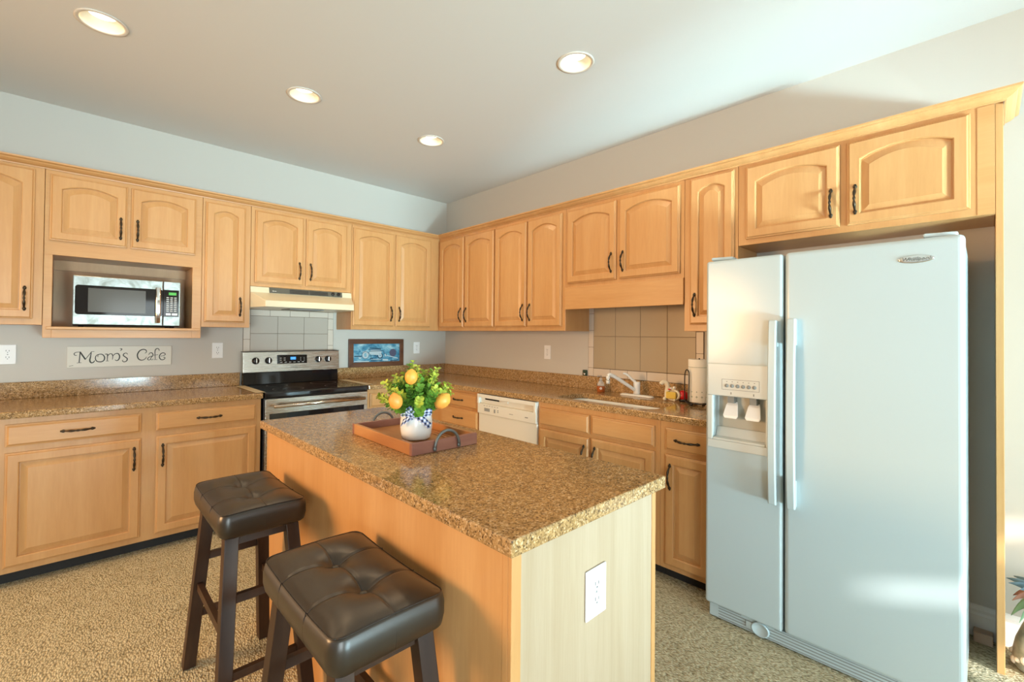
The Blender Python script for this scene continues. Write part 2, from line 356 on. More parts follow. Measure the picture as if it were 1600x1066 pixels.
bl.box(LEFT+0.56, LEFT+3.04, REAR-0.025, REAR-0.015, FL+0.06, 2.29)
structure(bl.build('sun_blocker', M['trim']))
lp = ((LEFT, 0, 0), (0, 0, -PI/2))
wall_with_holes('wall_left', -REAR, [(2.3, 4.9, 0.6, 2.3)], lp); window('window_2', lp, 2.3, 4.9, 0.6, 2.3, 3, 2)  # left window is assumed and unseen, added to let daylight in
# baseboard along the right wall, behind the fridge alcove and on towards the camera side
bb = MB()
for y0, y1 in ((-4.108, -3.16), (REAR, -4.135)):
    prof = [(-0.0005, 0), (-0.016, 0), (-0.016, 0.095), (-0.012, 0.105), (-0.013, 0.118), (-0.006, 0.132), (-0.0005, 0.136)]
    bb.loops([[(px, y, FL+pz) for px, pz in prof] for y in (y0, y1)], True, True, True)
structure(bb.build('baseboard_right', M['trim']))

# recessed lamps
WHERE = ['over the drawer bases at the left, the largest', 'in front of the range hood, second from the left', 'nearest the wall corner, the smallest', 'in front of the sink cabinets, nearest the fridge']
for (x, y), t in zip(LAMPS, WHERE):
    r = thing('recessed_light', 'lit round recessed ceiling light ' + t, 'ceiling light', (x, y, H), 0, 'recessed ceiling lights')
    MB().lathe([(0.081, 0.001), (0.096, -0.001), (0.097, -0.004), (0.090, -0.006), (0.080, -0.004), (0.078, 0.001)], (0, 0, 0), 40, True, False, False).build('trim_ring', M['can_ring'], r)
    MB().lathe([(0.0795, -0.003), (0.072, 0.010), (0.062, 0.028), (0.053, 0.040)], (0, 0, 0), 40, True, False, False).build('baffle', M['can'], r)
    MB().lathe([(0.0535, 0.040), (0.045, 0.0385), (0.0, 0.037)], (0, 0, 0), 40, True, False, False).build('lens', M['lamp'], r)
    l = light('SPOT', 'lamp_glow', (x, y, H-0.008), 17, (1, 0.70, 0.40), spot_size=math.radians(165), spot_blend=0.8, shadow_soft_size=0.05); l.rotation_euler = (0, 0, 0)

# ------------------------------------------------------------------ cabinets
def frame_loc(wall, s, z): return ((s, 0, z), 0) if wall == 'A' else ((0, -s, z), -PI/2)
def rect_loop(x0, x1, z0, z1, y, rise=0, n=12, sh=0.0):
    """counter-clockwise loop seen from the front; the top edge carries n points and may arch"""
    pts = [(x0, y, z0), (x1, y, z0)]
    for i in range(n+1):
        u = 1 - i/n; x = x0 + (x1-x0)*u
        pts.append((x, y, z1 + rise*(1-(2*u-1)**2)))
    return pts
def door_mesh(w, h, rise):
    mb = MB(); t = 0.02; st = 0.047; tr = st + (rise+0.002 if rise else 0)
    L = lambda i, d, r=0, a=0: rect_loop(i, w-i, i, h-i, -d, r)
    o0 = st
    def inner(off, d): return rect_loop(o0+off, w-o0-off, o0+off, h-tr-off, -d, rise*(1-off*2))
    rings = [L(0, 0), L(0, 0.011), L(0.003, 0.013), L(0.006, 0.0135), L(0.011, t), inner(0, t), inner(0.004, t-0.003), inner(0.005, t-0.0125), inner(0.010, t-0.0125), inner(0.034, t-0.0035), inner(0.036, t-0.0022)]
    mb.loops(rings, True, True, True); return mb
def drawer_mesh(w, h):
    mb = MB(); L = lambda i, d: rect_loop(i, w-i, i, h-i, -d, 0, 2)
    mb.loops([L(0, 0), L(0, 0.010), L(0.003, 0.0115), L(0.006, 0.012), L(0.014, 0.02)], True, True, True); return mb
def handle_data():
    mb = MB(); N = 22; pts, rad = [], []
    for i in range(N+1):
        u = -1 + 2*i/N; pts.append((0, -0.004 - 0.026*(1-abs(u)**2.4), u*0.056))
        au = abs(u); r = 0.0042 + 0.0028*math.exp(-((au-0.5)/0.22)**2) + 0.0022*math.exp(-((au)/0.10)**2)
        if 0.10 < au < 0.2: r = 0.0036
        rad.append(r)
    mb.tube(pts, rad, 8)
    for sg in (-1, 1):
        mb.sphere((0, -0.0055, sg*0.058), 0.0085, 10, 8, (1, 0.7, 1.0)); mb.sphere((0, -0.0035, sg*0.066), 0.0055, 8, 6, (1, 0.6, 1))
    return mb.mesh('handle')
HANDLE = handle_data(); HANDLE.materials.append(M['bronze'])
def add_handle(parent, x, z, horiz=False):
    o = bpy.data.objects.new('handle', HANDLE); COL.objects.link(o); o.parent = parent; o.location = (x, -0.0195, z)
    if horiz: o.rotation_euler = (0, PI/2, 0)
def add_door(root, x0, x1, z0, z1, depth, rise, hx, top_handle=False):
    d = door_mesh(x1-x0, z1-z0, rise).build('door', M['maple_v'], root, (x0, -depth-0.0006, z0))
    if hx is not None:
        x = 0.032 if hx == 'L' else (x1-x0)-0.032
        add_handle(d, x, (z1-z0)-0.115 if top_handle else 0.115)
    return d
def add_drawer(root, x0, x1, z0, z1, depth, handle=True, name='drawer'):
    d = drawer_mesh(x1-x0, z1-z0).build(name, M['maple_h'], root, (x0, -depth-0.0006, z0))
    if handle: add_handle(d, (x1-x0)/2, (z1-z0)/2, True)
UT = 2.30; UD = 0.30
def upper(label, wall, s0, s1, z0, doors, depth=UD, gap=0.0006, body=True, grp='maple wall cabinets'):
    loc, rz = frame_loc(wall, s0, z0); r = thing('wall_cabinet', label, 'cabinet', loc, rz, grp); w_, h = s1-s0, UT-z0
    if body: MB().box(gap, w_-gap, -depth, -0.001, 0, h).build('carcass', M['maple_v'], r, bevel=0.0012, seg=1)
    for (a, b, za, zb, rise, hx) in doors: add_door(r, a-s0, b-s0, za-z0, zb-z0, depth, rise, hx)
    return r
DT, DB, DM = 2.255, 1.406, 1.714
upper('tall arched-panel wall cabinet at far left of the microwave shelf', 'A', -3.56, -3.063, 1.372, [(-3.50, -3.102, DB, 2.265, 0.038, 'R')])
# microwave cabinet with the open niche
r = upper('wall cabinet with two short arched doors over the open microwave shelf', 'A', -3.062, -2.292, 1.297, [(-3.041, -2.694, 1.868, DT, 0.030, 'R'), (-2.676, -2.331, 1.868, DT, 0.030, 'L')], body=False)
mb = MB(); w_ = 0.77; g = 0.0006
mb.box(g, w_-g, -UD, -0.001, 0.487, UT-1.297)                                   # upper box
mb.box(g, 0.037, -UD, -0.001, 0, 0.487); mb.box(w_-0.053, w_-g, -UD, -0.001, 0, 0.487)   # stiles and sides
mb.box(0.037, w_-0.053, -UD, -0.001, 0, 0.050)                                  # shelf body
mb.build('carcass', M['maple_h'], r, bevel=0.0012, seg=1)
MB().box(0.037, w_-0.053, -0.012, -0.0015, 0.0505, 0.4865).build('niche_back', M['maple_dark'], r)
MB().box(0.037, w_-0.053, -0.028, -0.0125, 0.425, 0.4865).build('hanging_rail', M['maple_dark'], r)
MB().box(0.014, w_-0.004, -UD-0.018, -UD-0.0006, 0.050, 0.066).build('shelf_lip', M['maple_h'], r, bevel=0.003)
upper('narrow tall wall cabinet between microwave shelf and range hood', 'A', -2.291, -1.989, 1.376, [(-2.275, -2.026, DB+0.004, DT, 0.028, 'R')])
upper('short two-door wall cabinet directly above the range hood', 'A', -1.988, -1.210, 1.687, [(-1.962, -1.614, DM, DT, 0.034, 'R'), (-1.593, -1.258, DM, DT, 0.034, 'L')])
upper('tall two-door wall cabinet between range hood and the wall corner', 'A', -1.209, -0.3012, 1.374, [(-1.197, -0.809, DB, DT, 0.038, 'R'), (-0.789, -0.408, DB, DT, 0.038, 'L')])
upper('tall two-door wall cabinet on right wall beside the wall corner', 'B', 0.002, 1.141, 1.374, [(0.331, 0.714, DB, DT+0.004, 0.038, 'R'), (0.731, 1.134, DB, DT, 0.038, 'L')])
upper('tall two-door wall cabinet left of the sink valance', 'B', 1.142, 1.925, 1.374, [(1.150, 1.527, DB, DT, 0.038, 'R'), (1.543, 1.894, DB, DT, 0.038, 'L')])
r = upper('short two-door wall cabinet with plain valance board over the sink', 'B', 1.926, 2.834, 1.692, [(1.948, 2.364, 1.720, DT, 0.038, 'R'), (2.390, 2.810, 1.720, DT, 0.038, 'L')])
MB().box(0.0, 0.908, -UD-0.014, -UD+0.004, 1.531-1.692, -0.0006).build('valance', M['maple_h'], r, bevel=0.002)
upper('narrow tall wall cabinet between sink valance and refrigerator', 'B', 2.835, 3.139, 1.372, [(2.873, 3.121, DB+0.004, 2.266, 0.030, 'L')])
r = upper('short wide two-door wall cabinet above the refrigerator', 'B', 3.140, 4.108, 1.840, [(3.182, 3.600, 1.869, 2.260, 0.038, 'R'), (3.630, 4.039, 1.869, 2.260, 0.038, 'L')])
MB().box(0.918, 0.967, -UD-0.002, -UD-0.0003, 0.0, 2.277-1.840).build('filler_strip', M['maple_h'], r)
# tall end panel
o = tag(MB().box(-0.272, -0.001, -4.131, -4.1085, FL, UT).build('end_panel', M['maple_v'], bevel=0.0015), 'tall thin maple end panel standing right of the refrigerator', 'panel')
# crown moulding
def sweep(mb, path, prof):
    n = len(path); rings = []
    for i, p in enumerate(path):
        p = Vector(p); ds = []
        if i > 0: ds.append((p-Vector(path[i-1])).normalized())
        if i < n-1: ds.append((Vector(path[i+1])-p).normalized())
        ns = [Vector((d.y, -d.x)) for d in ds]; m_ = ns[0] if len(ns) == 1 else (ns[0]+ns[1])/(1+ns[0].dot(ns[1]))
        rings.append([(p.x+m_.x*o_, p.y+m_.y*o_, z) for o_, z in prof])
    mb.loops(rings, True, True, True)
mb = MB()
crown = [(0.0008, 2.279), (0.007, 2.279), (0.008, 2.285), (0.014, 2.287), (0.024, 2.2915), (0.034, 2.299), (0.037, 2.305), (0.044, 2.307), (0.049, 2.311), (0.050, 2.319), (0.0008, 2.319)]
sweep(mb, [(-3.56, -UD), (-UD, -UD), (-UD, -4.1325), (-0.002, -4.1325)], crown)
tag(mb.build('crown_moulding', M['maple_h']), 'long maple crown moulding along the tops of all wall cabinets', 'moulding')

# base cabinets
BD = 0.61; BZ = 0.092; CT0, CT1 = 0.886, 0.9225
def base_cab(label, wall, s0, s1, doors, drawers, hollow=False, kick=True):
    loc, rz = frame_loc(wall, s0, FL); r = thing('base_cabinet', label, 'cabinet', loc, rz, 'maple base cabinets'); w_ = s1-s0; g = 0.0006; h = CT0-FL-0.0006; b = BZ-FL
    mb = MB()
    if hollow:
        mb.box(g, 0.018, -BD, -0.001, b, h); mb.box(w_-0.018, w_-g, -BD, -0.001, b, h); mb.box(0.018, w_-0.018, -BD, -BD+0.02, b, h); mb.box(0.018, w_-0.018, -BD+0.02, -0.001, b, b+0.018)
    else: mb.box(g, w_-g, -BD, -0.001, b, h)
    mb.build('carcass', M['maple_v'], r, bevel=0.0012, seg=1)
    MB().box(g, w_-g, -BD+0.07, -0.001, 0, b-0.0005).build('toe_kick', M['dark'], r)
    for (a, c, za, zb, hx) in doors: add_door(r, a-s0, c-s0, za-FL, zb-FL, BD, 0, hx, True)
    for (a, c, za, zb, hd) in drawers: add_drawer(r, a-s0, c-s0, za-FL, zb-FL, BD, hd, 'drawer' if hd else 'false_drawer_front')
    return r
base_cab('base cabinet at the left picture edge beyond the long drawer base', 'A', -3.83, -3.216, [(-3.79, -3.25, 0.124, 0.708, 'R')], [(-3.79, -3.25, 0.741, 0.854, True)])
base_cab('wide two-door base cabinet with two drawers left of the range', 'A', -3.215, -1.987, [(-3.174, -2.632, 0.124, 0.708, 'R'), (-2.562, -2.018, 0.124, 0.708, 'L')], [(-3.175, -2.633, 0.741, 0.854, True), (-2.564, -2.019, 0.741, 0.852, True)])
base_cab('corner base cabinet right of the range, behind the plant', 'A', -1.203, -0.6112, [(-1.185, -0.79, 0.124, 0.708, 'L')], [(-1.185, -0.79, 0.741, 0.854, True)])
base_cab('drawer base cabinet between the wall corner and the dishwasher', 'B', 0.002, 1.318, [], [(0.82, 1.308, 0.745, 0.862, True), (0.82, 1.308, 0.585, 0.728, True), (0.82, 1.308, 0.36, 0.568, True), (0.82, 1.308, 0.124, 0.343, True)])
base_cab('wide sink base cabinet with two plain false drawer fronts', 'B', 1.949, 2.8505, [(1.969, 2.382, 0.124, 0.706, 'R'), (2.400, 2.820, 0.124, 0.708, 'L')], [(1.969, 2.382, 0.729, 0.846, False), (2.400, 2.820, 0.731, 0.848, False)], hollow=True)
base_cab('narrow one-door base cabinet with drawer beside the refrigerator', 'B', 2.851, 3.150, [(2.884, 3.132, 0.119, 0.707, 'L')], [(2.884, 3.132, 0.730, 0.849, True)])

# ------------------------------------------------------------------ granite worktops
CD = 0.64
w1 = thing('countertop', 'brown granite countertop on drawer bases left of the range', 'countertop', (0, 0, 0), 0, 'granite countertops')
MB().box(-3.83, -1.981, -CD, -0.001, CT0, CT1).build('slab', M['granite'], w1, bevel=0.006, seg=3)
MB().box(-3.83, -1.981, -0.021, -0.0012, CT1+0.0004, 1.024).build('backsplash', M['granite'], w1, bevel=0.002)
w2 = thing('countertop', 'L-shaped brown granite countertop running round the corner to the sink', 'countertop', (0, 0, 0), 0, 'granite countertops')
mb = MB(); mb.prism([(-1.205, -0.001), (-1.205, -CD), (-CD, -CD), (-CD, -3.152), (-0.001, -3.152), (-0.001, -0.001)], CT0, CT1)
slab = mb.build('slab', M['granite'], w2)
SX, SY, SHX, SHY = -0.405, -2.405, 0.155, 0.365      # sink centre and half sizes
def rrect(cx, cy, hx, hy, r, n=6):
    out = []
    for qx, qy, a0 in ((1, 1, 0), (-1, 1, PI/2), (-1, -1, PI), (1, -1, 3*PI/2)):
        for i in range(n+1):
            a = a0+PI/2*i/n; out.append((cx+qx*(hx-r)+r*math.cos(a), cy+qy*(hy-r)+r*math.sin(a)))
    return out
bake_boolean(slab, MB().prism(rrect(SX, SY, SHX, SHY, 0.07), CT0-0.05, CT1+0.05).build('cutter', M['granite']))
b = slab.modifiers.new('bevel', 'BEVEL'); b.width = 0.005; b.segments = 3; b.limit_method = 'ANGLE'
mb = MB(); mb.box(-1.205, -0.0212, -0.021, -0.0012, CT1+0.0004, 1.024); mb.build('backsplash', M['granite'], w2, bevel=0.002)
mb = MB(); mb.box(-0.021, -0.0012, -3.152, -0.0012, CT1+0.0004, 1.024); mb.build('backsplash', M['granite'], w2, bevel=0.002)
# sink
k = thing('sink', 'white undermount kitchen sink set in the granite countertop', 'sink', (SX, SY, CT0))
rings = [[(x, y, z) for x, y in rrect(0, 0, SHX+e, SHY+e, 0.07)] for e, z in ((0.012, -0.001), (0.002, -0.001), (0.0, -0.012), (-0.006, -0.12), (-0.03, -0.16), (-0.12, -0.168))]
MB().loops(rings, True, False, True, True).build('basin', M['sink'], k)
MB().lathe([(0.04, 0.0), (0.038, 0.003), (0.02, 0.001), (0.0, 0.001)], (0, 0, -0.1678), 20, True, False, False).build('drain', M['chrome'], k)

# gap covers beside the range
for x0, x1, t in ((-2.026, -1.9655, 'left'), (-1.2195, -1.160, 'right')):
    tag(MB().box(x0, x1, -0.625, -0.105, CT1+0.0005+0.003, CT1+0.0055).build('gap_cover', M['tape'], bevel=0.001), 'beige silicone gap cover strip along the ' + t + ' edge of the range', 'gap cover', 'range gap covers')

# ------------------------------------------------------------------ tile panels
def tile_panel(label, wall, s0, s1, z0, z1, cols, rows, borders, mt):
    loc, rz = frame_loc(wall, s0, z0); r = thing('tile_backsplash', label, 'wall tiles', loc, rz, 'tiled wall panels'); t = 0.0012
    MB().box(0, s1-s0, -0.005, -0.0008, 0, z1-z0).build('grout', M['grout'], r)
    mb = MB()
    for a, b in zip(cols, cols[1:]):
        for c_, d in zip(rows, rows[1:]): mb.box(a-s0+t, b-s0-t, -0.0075, -0.0052, c_-z0+t, d-z0-t)
    mb.build('tiles', mt, r, bevel=0.001, seg=1)
    mb = MB()
    for a, b, c_, d in borders: mb.box(a-s0+t, b-s0-t, -0.0075, -0.0052, c_-z0+t, d-z0-t)
    mb.build('border_tiles', M['tile_trim'], r, bevel=0.001, seg=1)
bt = [(-1.959, -1.909, a, b) for a, b in ((1.025, 1.16), (1.16, 1.285), (1.285, 1.41), (1.41, 1.525))] + [(-1.289, -1.239, a, b) for a, b in ((1.025, 1.12), (1.12, 1.23), (1.23, 1.37), (1.37, 1.467), (1.467, 1.525))]
bt += [(a, b, 1.475, 1.525) for a, b in ((-1.909, -1.765), (-1.765, -1.61), (-1.61, -1.45), (-1.45, -1.289))]
tile_panel('greige tile panel on the wall between range and hood', 'A', -1.96, -1.238, 1.0245, 1.526, [-1.909, -1.705, -1.494, -1.289], [1.025, 1.13, 1.332, 1.475], bt, M['tile_grey'])
bt = [(1.919, 1.968, a, b) for a, b in ((1.025, 1.09), (1.09, 1.25), (1.25, 1.38), (1.38, 1.51), (1.51, 1.60))] + [(2.776, 2.826, a, b) for a, b in ((1.09, 1.23), (1.23, 1.371))]
bt += [(a, b, 1.025, 1.087) for a, b in ((1.968, 2.12), (2.12, 2.27), (2.27, 2.425), (2.425, 2.577), (2.577, 2.73), (2.73, 2.826))]
tile_panel('beige tile panel on the wall behind the sink', 'B', 1.918, 2.8275, 1.0245, 1.60, [1.968, 2.165, 2.372, 2.577, 2.776], [1.089, 1.335, 1.60], bt, M['tile'])

# ------------------------------------------------------------------ range
r = thing('kitchen_range', 'stainless and black electric range with glass cooktop', 'stove', (-1.974, 0, FL)); W_ = 0.752; y0 = -0.026
Z = lambda z: z-FL
MB().box(0, W_, -0.625, y0, 0.0, Z(0.884)).build('body', M['black'], r, bevel=0.003)
MB().box(-0.002+0.002, W_, -0.662, y0, Z(0.8845), Z(0.926)).build('cooktop', M['black_glass'], r, bevel=0.010, seg=3)
for bx, by, br in ((0.20, -0.50, 0.105), (0.56, -0.50, 0.085), (0.20, -0.24, 0.075), (0.56, -0.24, 0.10)):
    MB().lathe([(br, 0), (br-0.002, 0)], (bx, by, Z(0.9263)), 40, False, False, False).build('burner_ring', M['print'], r)
MB().loops([[(x, -0.085, Z(0.9265)), (x, -0.075, Z(1.022)), (x, -0.03, Z(1.022)), (x, -0.03, Z(0.9265))] for x in (0.001, W_-0.001)], True, True, True).build('backguard_base', M['black_glass'], r, bevel=0.003)
MB().loops([[(x, -0.098, Z(1.0225)), (x, -0.085, Z(1.186)), (x, -0.03, Z(1.186)), (x, -0.03, Z(1.0225))] for x in (-0.004, W_+0.004)], True, True, True).build('control_panel', M['steel'], r, bevel=0.004)
MB().box(-0.006, W_+0.006, -0.083, -0.029, Z(1.1862), Z(1.190)).build('panel_top_cap', M['black'], r)
tilt = math.atan2(0.013, 0.1635)
def onp(x, z, off=0): return (x, -0.098+0.013*((z-1.0225)/0.1635)-off, Z(z))
cp = MB().box(-0.118, 0.118, -0.003, 0, -0.036, 0.036).build('display_panel', M['black_glass'], r, onp(0.360, 1.122, 0.0008), (-tilt, 0, 0), bevel=0.003)
MB().box(-0.021, 0.021, -0.0008, 0, -0.010, 0.012).build('clock_display', M['screen'], cp, (0.006, -0.0032, 0.006), bevel=0.003)
text('clock_digits', '4:00', 0.014, M['legend'], cp, (0.006, -0.0043, 0.007))
mb = MB()
for i in range(2):
    for j in range(2): mb.box(-0.098+0.03*i, -0.084+0.03*i, -0.0036, -0.003, 0.008-0.016*j, 0.012-0.016*j)
for i in range(6): mb.box(-0.095+0.034*i, -0.078+0.034*i, -0.0036, -0.003, -0.026, -0.022)
for i in range(2):
    for j in range(3): mb.box(0.062+0.028*i, 0.070+0.028*i, -0.0036, -0.003, 0.010-0.012*j, 0.0125-0.012*j)
mb.build('button_legends', M['legend'], cp)
text('brand_name', 'SAMSUNG', 0.0125, M['print'], r, onp(0.372, 1.056, 0.0012), (PI/2-tilt, 0, 0))
for x in (0.085, 0.178, 0.572, 0.655):
    kb = MB(); kb.x = Matrix.Rotation(PI/2, 4, 'X'); kb.lathe([(0.027, 0), (0.027, 0.004), (0.023, 0.006), (0.021, 0.024), (0.018, 0.027), (0.0, 0.027)], (0, 0, 0), 24)
    ko = kb.build('knob', M['black'], r, onp(x, 1.115, 0.0005), (-tilt, 0, 0))
    MB().box(-0.004, 0.004, -0.034, -0.0272, -0.019, 0.019).build('knob_grip', M['chrome'], ko, bevel=0.002)
    lg = MB(); lg.box(-0.037, -0.032, -0.001, 0, 0.018, 0.022); lg.box(0.032, 0.037, -0.001, 0, 0.018, 0.022); lg.box(-0.002, 0.002, -0.001, 0, 0.034, 0.039); lg.build('knob_marks', M['print'], ko)
dr = MB(); dr.box(0.002, W_-0.002, -0.655, -0.627, Z(0.775), Z(0.878)); dr.box(0.002, W_-0.002, -0.655, -0.627, Z(0.24), Z(0.32)); dr.box(0.002, 0.03, -0.655, -0.627, Z(0.32), Z(0.775)); dr.box(W_-0.03, W_-0.002, -0.655, -0.627, Z(0.32), Z(0.775))
dr = dr.build('oven_door', M['steel'], r, bevel=0.002)
MB().box(0.0305, W_-0.0305, -0.654, -0.628, Z(0.3205), Z(0.7745)).build('door_glass', M['black_glass'], dr)
hb = MB(); hb.tube([(0.045, -0.703, Z(0.832)), (W_-0.045, -0.703, Z(0.832))], 0.0125, 16)
for x in (0.07, W_-0.07): hb.box(x-0.012, x+0.012, -0.70, -0.655, Z(0.824), Z(0.840))
hb.build('door_handle', M['steel'], dr)
MB().box(0.002, W_-0.002, -0.650, -0.627, Z(0.075), Z(0.232)).build('storage_drawer', M['steel'], r, bevel=0.002)

# range hood
r = thing('range_hood', 'almond under-cabinet range hood above the stove', 'range hood', (-1.599, 0, 1.686)); hw = 0.3885
T = [(-hw, -0.0015), (hw, -0.0015), (hw, -0.302), (-hw, -0.302)]
mb = MB(); lw = 0.321; pl = 0.335
def ring(a): return a
top = [(-hw, -0.0015, -0.0005), (-hw, -0.302, -0.0005), (hw, -0.302, -0.0005), (hw, -0.0015, -0.0005)]
P = {n: mb.v(p) for n, p in dict(tbl=(-hw, -0.0015, -0.0005), tbr=(hw, -0.0015, -0.0005), tfl=(-hw, -0.300, -0.0005), tfr=(hw, -0.300, -0.0005),
     wfl=(-hw, -0.312, -0.045), wfr=(hw, -0.312, -0.045), lfl=(-lw-0.012, -0.48, -0.112), lfr=(lw+0.012, -0.48, -0.112), bfl=(-lw-0.012, -0.483, -0.158), bfr=(lw+0.012, -0.483, -0.158),
     sbl=(-hw, -0.312, -0.160), sbr=(hw, -0.312, -0.160), bbl=(-hw, -0.0015, -0.160), bbr=(hw, -0.0015, -0.160)).items()}
for q in ('tbl tfl tfr tbr', 'tfl wfl wfr tfr', 'wfl lfl lfr wfr', 'lfl bfl bfr lfr', 'wfl sbl bfl lfl', 'wfr lfr bfr sbr', 'tfl tbl bbl sbl wfl', 'tfr wfr sbr bbr tbr', 'bbl bbr sbr bfr bfl sbl', 'tbl tbr bbr bbl'):
    mb.face([P[x] for x in q.split()])
mb.build('shell', M['hood'], r, bevel=0.004)
vp = MB().box(-0.262, 0.305, -0.003, 0, -0.021, 0.021).build('vent_panel', M['grey_panel'], r, (0, -0.3085, -0.0235), (-0.25, 0, 0), bevel=0.001)
mb = MB()
for x0, x1 in ((-0.115, 0.03), (0.038, 0.185)):
    for i in range(5): mb.box(x0, x1, -0.0042, -0.003, -0.016+0.0066*i, -0.012+0.0066*i)
mb.build('vent_slots', M['black'], vp)
text('hood_logo', 'Broan', 0.012, M['white_plastic'], vp, (-0.225, -0.0036, -0.006))
for x in (0.225, 0.272):
    kb = MB(); kb.x = Matrix.Rotation(PI/2, 4, 'X'); kb.lathe([(0.013, 0), (0.012, 0.010), (0.0, 0.011)], (0, 0, 0), 16); kb.build('knob', M['black'], vp, (x, -0.003, 0.002))
MB().box(-0.14, 0.12, -0.40, -0.20, -0.166, -0.1605).build('grease_filter', M['gap'], r)

# dishwasher
r = thing('dishwasher', 'white built-in dishwasher under the granite, left of sink base', 'dishwasher', (0, -1.3195, FL), -PI/2); W_ = 0.628
MB().box(0.002, W_-0.002, -0.58, -0.03, 0.0, Z(0.880)).build('tub', M['dark'], r)
MB().box(0.004, W_-0.004, -0.622, -0.581, 0.10, Z(0.727)).build('door_panel', M['dw'], r, bevel=0.004)
cpan = MB(); cpan.box(0.002, W_-0.002, -0.634, -0.581, Z(0.730), Z(0.806)); cpan.box(0.002, 0.022, -0.640, -0.581, Z(0.806), Z(0.879)); cpan.box(W_-0.022, W_-0.002, -0.640, -0.581, Z(0.806), Z(0.879)); cpan.box(0.022, W_-0.022, -0.640, -0.581, Z(0.852), Z(0.879)); cpan.box(0.022, W_-0.022, -0.614, -0.581, Z(0.806), Z(0.852))
cpan = cpan.build('control_panel', M['dw'], r, bevel=0.002)
MB().box(0.07, 0.23, -0.6155, -0.6142, Z(0.836), Z(0.848)).build('vent_slot', M['black'], cpan)
MB().box(0.26, 0.33, -0.622, -0.6142, Z(0.832), Z(0.850)).build('latch', M['dw'], cpan, bevel=0.002)
mb = MB()
for i in range(4): mb.box(0.085+0.016*i, 0.097+0.016*i, -0.636, -0.634, Z(0.752), Z(0.776))
mb.box(0.195, 0.209, -0.636, -0.634, Z(0.750), Z(0.776)); mb.box(0.232, 0.244, -0.636, -0.634, Z(0.756), Z(0.762)); mb.box(0.232, 0.244, -0.636, -0.634, Z(0.768), Z(0.774)); mb.build('buttons', M['gap'], cpan)
mb = MB()
for i in range(6): mb.box(0.075+0.03*i, 0.091+0.03*i, -0.6345, -0.634, Z(0.792), Z(0.795))
mb.box(0.36, 0.40, -0.6345, -0.634, Z(0.762), Z(0.765)); mb.box(0.52, 0.55, -0.6345, -0.634, Z(0.758), Z(0.764)); mb.build('panel_print', M['print'], cpan)
MB().box(0.004, W_-0.004, -0.56, -0.5805+0.001, 0.0, 0.098).build('kick_plate', M['dark'], r)

# ------------------------------------------------------------------ refrigerator
r = thing('refrigerator', 'white side-by-side refrigerator with water and ice dispenser', 'refrigerator', (0, -3.158, FL), -PI/2); W_ = 0.875
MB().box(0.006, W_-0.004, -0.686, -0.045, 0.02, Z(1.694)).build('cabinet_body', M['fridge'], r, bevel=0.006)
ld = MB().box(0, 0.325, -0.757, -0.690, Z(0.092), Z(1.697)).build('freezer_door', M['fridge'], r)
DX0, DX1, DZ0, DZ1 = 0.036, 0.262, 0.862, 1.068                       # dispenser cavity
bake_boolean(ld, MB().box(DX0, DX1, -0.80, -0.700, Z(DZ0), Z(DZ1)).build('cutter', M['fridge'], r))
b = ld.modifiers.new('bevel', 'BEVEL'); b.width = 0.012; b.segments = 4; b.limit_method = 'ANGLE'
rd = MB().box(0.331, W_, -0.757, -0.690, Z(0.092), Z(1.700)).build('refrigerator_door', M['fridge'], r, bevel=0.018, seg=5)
# dispenser surround
mb = MB(); F0, F1, G0, G1 = 0.012, 0.290, 0.824, 1.216
mb.box(F0, F1, -0.7665, -0.7572, Z(DZ1), Z(G1)); mb.box(F0, F1, -0.7665, -0.7572, Z(G0), Z(DZ0)); mb.box(F0, DX0, -0.7665, -0.7572, Z(DZ0), Z(DZ1)); mb.box(DX1, F1, -0.7665, -0.7572, Z(DZ0), Z(DZ1))
ds = mb.build('dispenser_surround', M['disp'], ld, bevel=0.004)
mb = MB(); e = 0.0006
mb.box(DX0+e, DX1-e, -0.7025, -0.7005, Z(DZ0)+e, Z(DZ1)-e); mb.build('dispenser_back', M['cavity'], ds)
mb = MB(); mb.loops([[(x, -0.7645, Z(DZ0)+0.0004), (x, -0.7645, Z(DZ0)+0.010), (x, -0.730, Z(DZ0)+0.014), (x, -0.712, Z(DZ0)+0.055), (x, -0.703, Z(DZ0)+0.055), (x, -0.703, Z(DZ0)+0.0004)] for x in (DX0+0.001, DX1-0.001)], True, True, True).build('drip_tray', M['disp'], ds, bevel=0.002)
for i, x in enumerate((0.110, 0.205)):
    p_ = MB(); p_.loops([[(x-a, -0.7555+dy, Z(z)) , (x+a, -0.7555+dy, Z(z)), (x+a, -0.750+dy, Z(z)), (x-a, -0.750+dy, Z(z))] for a, z, dy in ((0.020, 1.040, 0.036), (0.026, 1.024, 0.024), (0.033, 0.978, 0.004), (0.026, 0.966, 0.003))], True, True, True)
    p_.build('paddle', M['outlet'], ds, bevel=0.003)
    MB().box(x-0.014, x+0.014, -0.745, -0.7035, Z(1.036), Z(DZ1)-0.001).build('nozzle', M['gap'], ds)
mb = MB(); bx0, bx1, bz0, bz1 = 0.078, 0.238, 1.098, 1.146
for q in ((bx0, bx1, bz0, bz0+0.0015), (bx0, bx1, bz1-0.0015, bz1), (bx0, bx0+0.0015, bz0, bz1), (bx1-0.0015, bx1, bz0, bz1)): mb.box(q[0], q[1], -0.7670, -0.7666, Z(q[2]), Z(q[3]))
for i in range(6): mb.box(0.098+0.0235*i, 0.103+0.0235*i, -0.7670, -0.7666, Z(1.134), Z(1.137))
mb.box(0.117, 0.121, -0.7670, -0.7666, Z(1.078), Z(1.088)); mb.box(0.213, 0.217, -0.7670, -0.7666, Z(1.078), Z(1.088)); mb.build('control_print', M['print'], ds)
